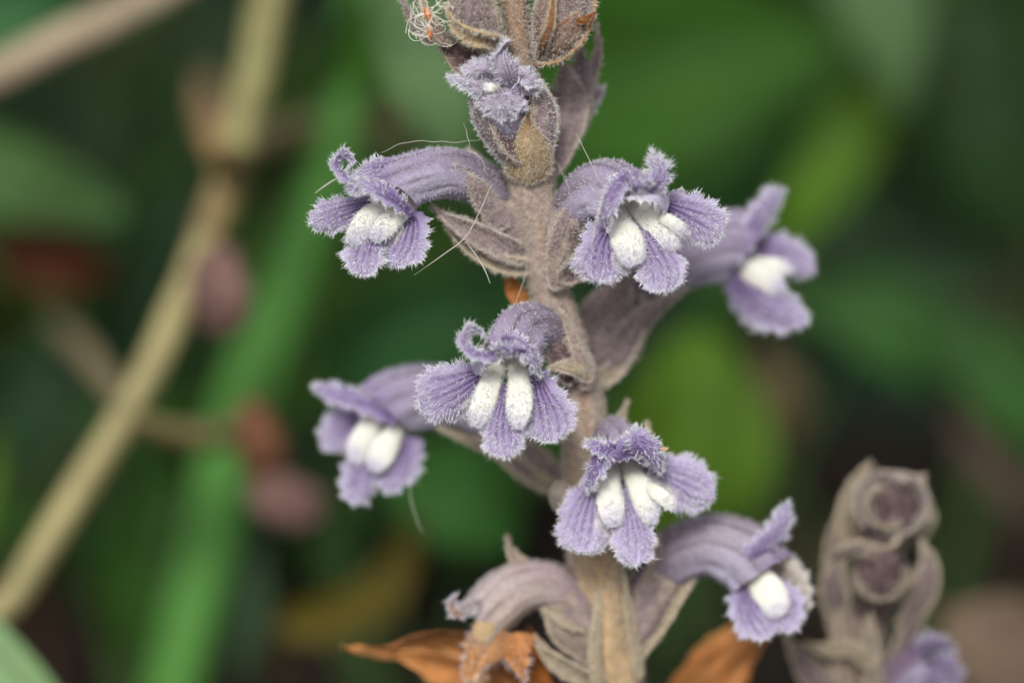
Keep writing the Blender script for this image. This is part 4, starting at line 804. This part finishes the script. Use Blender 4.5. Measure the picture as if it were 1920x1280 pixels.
weed("leafy green weed filling the gap behind the left-hand flowers", tuple(foot(780, 1150, 7.5)), [
    dict(mid=[G(620, 700, 9.0), G(740, 640, 8.6), G(860, 590, 8.4), G(1010, 560, 8.6)], hw=[60, 105, 105, 60], col=np.array([0.026, 0.098, 0.036]), tw=0.2, seed=16),
    dict(mid=[G(560, 560, 9.6), G(640, 520, 9.4), G(760, 480, 9.4), G(900, 460, 9.6)], hw=[50, 80, 80, 40], col=np.array([0.045, 0.110, 0.020]), tw=0.1, seed=17),
    dict(mid=[G(740, 900, 6.4), G(830, 920, 6.2), G(900, 960, 6.2), G(960, 1030, 6.4)], hw=[50, 95, 95, 50], col=np.array([0.034, 0.125, 0.030]), tw=0.2, seed=18),
    dict(mid=[G(560, 780, 9.0), G(600, 880, 8.8), G(620, 960, 8.8), G(600, 1080, 9)], hw=[50, 85, 90, 60], col=GD * 1.1, tw=0.2, seed=19),
    dict(mid=[G(900, 620, 8.0), G(960, 700, 7.8), G(1000, 800, 7.8), G(1020, 920, 8)], hw=[50, 90, 90, 50], col=GR * 0.7, tw=0.2, seed=20)])
weed("olive-brown bent leaf behind the rust-orange dead leaf", tuple(foot(560, 1300, 6.6)), [
    dict(mid=[G(520, 1170, 6.2), G(640, 1150, 6.0), G(730, 1090, 6.0), G(790, 960, 6.2)], hw=[34, 48, 46, 26], col=OLIVE, tw=0.3, seed=21)], stalk_col=(0.08, 0.07, 0.02))
weed("wide green weed behind the top of the flower spike", tuple(foot(1300, 520, 12)), [
    dict(mid=[G(980, 230, 11.2), G(1160, 150, 10.8), G(1340, 110, 10.6), G(1580, 90, 10.8)], hw=[110, 190, 200, 120], col=GR, tw=0.2, seed=22),
    dict(mid=[G(1120, 420, 11.5), G(1250, 330, 11.2), G(1380, 270, 11.2), G(1520, 240, 11.4)], hw=[70, 110, 110, 60], col=np.array([0.026, 0.105, 0.022]), tw=0.3, seed=23),
    dict(mid=[G(1560, -120, 8.2), G(1640, -20, 8.0), G(1672, 80, 8.0), G(1688, 210, 8.2)], hw=[70, 95, 78, 36], col=np.array([0.085, 0.165, 0.085]), tw=-0.2, seed=24),
    dict(mid=[G(1700, 140, 9.4), G(1610, 240, 9.2), G(1530, 350, 9.2), G(1450, 480, 9.4)], hw=[40, 66, 66, 36], col=np.array([0.062, 0.150, 0.008]), tw=0.3, seed=25),
    dict(mid=[G(900, 60, 12), G(1000, 20, 12), G(1120, -40, 12), G(1300, -120, 12)], hw=[70, 110, 110, 60], col=GR * 0.9, tw=0.1, seed=26)])
weed("shaded dark green weed behind the right-hand flowers", tuple(foot(1740, 640, 12)), [
    dict(mid=[G(1960, 420, 11), G(1870, 300, 10.8), G(1810, 160, 10.8), G(1790, -40, 11)], hw=[80, 140, 140, 90], col=GD * 1.15, tw=0.2, seed=27),
    dict(mid=[G(1880, 500, 11.6), G(1740, 470, 11.4), G(1610, 430, 11.4), G(1470, 420, 11.6)], hw=[60, 105, 105, 50], col=np.array([0.028, 0.070, 0.035]), tw=0.2, seed=28),
    dict(mid=[G(1820, 700, 9.2), G(1720, 640, 9.0), G(1630, 590, 9.0), G(1480, 560, 9.2)], hw=[50, 80, 80, 40], col=np.array([0.028, 0.105, 0.020]), tw=0.2, seed=29),
    dict(mid=[G(2020, 860, 8.6), G(1940, 770, 8.4), G(1850, 680, 8.4), G(1720, 600, 8.6)], hw=[50, 80, 80, 50], col=np.array([0.026, 0.100, 0.020]), tw=0.2, seed=30),
    dict(mid=[G(1300, 560, 12), G(1400, 480, 12), G(1480, 420, 12), G(1560, 360, 12)], hw=[60, 90, 90, 50], col=GR * 0.65, tw=0.2, seed=31)])
weed("single bright lime-green leaf behind the low front flower", tuple(foot(1260, 1150, 7.2)), [
    dict(mid=[G(1230, 1010, 7.0), G(1270, 900, 6.8), G(1305, 780, 6.8), G(1310, 610, 7.2)], hw=[90, 150, 150, 90], col=LIME, tw=0.2, seed=32, col2=LIME * 0.55)])

# undergrowth: low leafy plants that carry the green on behind and to the sides
def rosette(o, x, y, size, n, col, seed):
    r = np.random.default_rng(seed)
    a0 = r.uniform(0, 6.3)
    for k in range(n):
        a = a0 + k * 2.4 + r.uniform(-0.3, 0.3); l = size * r.uniform(0.7, 1.15); h = size * r.uniform(0.35, 0.95)
        dx, dy = math.cos(a), math.sin(a)
        t = np.linspace(0, 1, 14); rr = l * t; z = h * np.sin(t * 2.2) - 0.15
        midw = np.stack([x + dx * rr, y + dy * rr, z], 1)
        hw = l * 0.30 * np.clip(np.sin(np.clip((t - 0.22) / 0.78, 0.0, 1) * math.pi) ** 0.7, 0.06, 1)
        v = np.linspace(-1, 1, 9); side = np.array([-dy, dx, 0])
        P = midw[:, None] + side * (hw[:, None] * v)[..., None] + np.array([0, 0, 1]) * (0.35 * hw[:, None] * np.abs(v) ** 1.5)[..., None]
        c = np.asarray(col) * r.uniform(0.6, 1.25) * np.ones_like(P)
        c = mixc(c, np.asarray(col) * 1.5, np.exp(-(v / 0.15) ** 2)[None, :] * 0.5 + 0 * t[:, None])
        o.grid(P, c, "leaf")
def undergrowth():
    rr = np.random.default_rng(77); o = Organ(); cnt = 0
    while cnt < 110:
        x, y = rr.uniform(-26, 26), rr.uniform(10, 60)
        q = to_layout((x, y, 1.2))
        if q[0] > 1300 and y < 24: continue                # bare soil shows there
        if 560 < q[0] <= 1300 and y < 12: continue
        rosette(o, x, y, rr.uniform(2.4, 4.2), int(rr.integers(6, 9)), [GD * 0.6, GR * 0.36, TEAL * 0.5, GR * np.array([0.55, 0.4, 0.2])][rr.integers(0, 4)], 900 + cnt)
        cnt += 1
    tag(o.build("undergrowth", None, True), "low dark green leafy undergrowth covering the soil behind", "undergrowth", None, "stuff")
undergrowth()

# litter on the bare soil
def litter():
    r = np.random.default_rng(5); o = Organ()
    for k in range(900):
        x, y = r.uniform(-16, 18), r.uniform(-6, 26)
        a, l, wd = r.uniform(0, 6.3), r.uniform(0.3, 1.5), r.uniform(0.08, 0.4)
        t = np.linspace(-1, 1, 5); v = np.linspace(-1, 1, 3)
        d = np.array([math.cos(a), math.sin(a), r.uniform(-0.15, 0.15)]); s_ = np.array([-math.sin(a), math.cos(a), r.uniform(-0.4, 0.4)])
        P = np.array([x, y, 0.12 + r.uniform(0, 0.25)]) + d * (l * t[:, None, None]) + s_ * (wd * np.sqrt(1.02 - t ** 2)[:, None] * v)[..., None]
        P[..., 2] += 0.3 * wd * v ** 2 + 0.1 * np.sin(t * 2)[:, None] * l * 0.3
        col = np.array([(0.10, 0.070, 0.042), (0.060, 0.042, 0.030), (0.16, 0.12, 0.075), (0.085, 0.05, 0.03)][r.integers(0, 4)]) * r.uniform(0.2, 0.5)
        o.grid(P, col, "dry_tissue")
    tag(o.build("leaf_litter", None, True), "brown scraps of dead leaves strewn on the soil", "leaf litter", None, "stuff")
litter()
dl = lambda mid, hw, tw, label, c, s: dry_leaf(mid, hw, tw, label, (np.array(c), np.array(c) * 1.3), s)
dl([G(1990, 1330, 6.0), G(1900, 1240, 5.8), G(1830, 1190, 5.8), G(1760, 1150, 6.0)], [70, 100, 90, 50], 0.3, "tan dead leaf lying beyond the blurred bud spike", (0.14, 0.10, 0.068), 411)
dl([G(1940, 960, 9), G(1880, 880, 8.8), G(1840, 820, 8.8), G(1790, 760, 9)], [40, 60, 55, 30], 0.3, "greyish-brown dead leaf in the shade under the right-hand weed", (0.085, 0.058, 0.045), 412)
dl([G(1480, 830, 8.4), G(1470, 760, 8.2), G(1450, 700, 8.2), G(1420, 640, 8.4)], [24, 36, 34, 20], 0.3, "brown dead leaf at the edge of the lime-green leaf", (0.075, 0.058, 0.026), 413)

# ------------------------------------------------------------------ threads and seed fluff caught on the spike
WHITE = np.array([0.60, 0.58, 0.52])
def strand(label, mid, rad=0.9, wig=0.0, seed=0, col=WHITE, n=50):
    return tag(thread("thread", None, mid, rad, col, "hair", n, 5, wig, seed), label, "thread")
strand("white filament crossing the arching flower's calyx", [(922, 345, 0), (900, 395, 0), (872, 445, 2), (830, 478, 4), (776, 516, 6)], 1.3)
strand("short stiff thread hanging below the arching flower's calyx", [(875, 455, 10), (895, 482, 4), (910, 508, 0), (919, 531, 0)], 1.3)
strand("white bristle poking from the arching flower's curled lip", [(641, 330, -40), (622, 340, -42), (604, 352, -42), (591, 362, -40)], 1.5)
strand("long white hair lying over the upright-tipped flower's left lobe", [(1132, 372, -66), (1120, 410, -66), (1112, 450, -60), (1110, 466, -56), (1116, 480, -56)], 1.4, 1.5, 3)
strand("spider thread from the top calyx to the upright-tipped flower's hood", [(1080, 250, 30), (1105, 300, 10), (1124, 340, -20), (1136, 360, -40)], 0.7)
strand("spider thread stretched beside the stem above the calyx", [(1046, 306, 60), (1056, 330, 50), (1068, 356, 40), (1078, 390, 36), (1086, 438, 30)], 0.8)
strand("faint thread trailing below the left soft flower", [(766, 890, 190), (770, 930, 190), (780, 970, 190), (792, 1000, 190)], 0.9, 1, 5)
strand("stray hair curling over the arching flower's tube", [(716, 288, 30), (750, 272, 24), (800, 264, 20), (850, 268, 20), (905, 262, 20)], 0.7, 3, 6)
strand("kinked spider thread beside the top calyx", [(872, 230, 10), (876, 270, 14), (890, 292, 20), (905, 300, 20), (915, 330, 16)], 0.7, 4, 7)
strand("thin thread hanging from the hooked-lip flower to the stem", [(966, 570, 60), (975, 545, 60), (984, 520, 60), (990, 490, 60)], 0.8)
def seed_fluff(at, ang, label, n, seed):
    r = np.random.default_rng(seed)
    e = empty("seed_with_fluff", at); tag(e, label, "seed")
    dx, dy = math.cos(ang), math.sin(ang); a = np.array(at, float)
    P, N, U, TH, T = sweep([a + np.array([-dx * 14, -dy * 14, 0]), a + np.array([-dx * 5, -dy * 5, -2]), a + np.array([dx * 5, dy * 5, -2]), a + np.array([dx * 15, dy * 15, 0])], [1.5, 5.5, 5.5, 1.2], 18, 12, (0, 0, -1), 1, 0, lambda U, TH: 0.08 * np.cos(TH * 4))
    o = Organ(); o.grid(P, mixc(np.array([0.55, 0.16, 0.06]), np.array([0.66, 0.33, 0.16]), 0.5 + 0.5 * np.cos(TH * 4)), "dry_tissue", True); o.build("seed_coat", e)
    o = Organ()
    for k in range(n):
        p = [a + r.normal(size=3) * 4]
        v = unit(r.normal(size=3) * np.array([1, 1, 0.6])) * r.uniform(7, 15); q = r.normal(size=3) * 0.35
        for j in range(9):
            p.append(p[-1] + v); w_ = np.cross(unit(q), v); v = unit(v + w_ * 0.45 + r.normal(size=3) * 1.5) * np.linalg.norm(v) * 0.97
        M, NM, UM, TM, _ = sweep(np.array(p), 0.7, 40, 4, (0.2, 0.3, -1)); o.grid(M, WHITE * 1.35, "hair", True)
    ob = o.build("fluff", e); ob["kind"] = "stuff"
seed_fluff((806, 60, -30), 1.5, "orange seed with curly white fluff hanging below its twin", 14, 1)
seed_fluff((802, 26, -34), 1.3, "orange seed wrapped in white fluff on the dark bud", 16, 2)
# translucent bubble-like scale beside the low front flower
P_, N_, U_, TH_, T_ = sweep([(1052, 962, 110), (1050, 946, 104), (1050, 928, 102), (1054, 912, 106), (1060, 902, 110)], [10, 19, 23, 20, 8], 24, 20, (0, 0, -1), 1.0, 0, None, True, True)
o_ = Organ(); o_.grid(P_, np.array([0.42, 0.36, 0.31]), "membrane", True)
b_ = o_.build("calyx", plant); b_["label"] = "pale translucent rounded calyx scale"
sepal("calyx", plant, [(1212, 862, 90), (1226, 852, 78), (1240, 844, 74), (1252, 840, 74)], [5, 6, 5, 2], 0.2, -0.4, 1, 0.5, 0.1, 431, base=np.array([0.55, 0.32, 0.18]), edge=np.array([0.6, 0.38, 0.22]), hair=0.15, rim=1.6)

for ob in bpy.data.objects:
    if "_w" in ob: del ob["_w"]
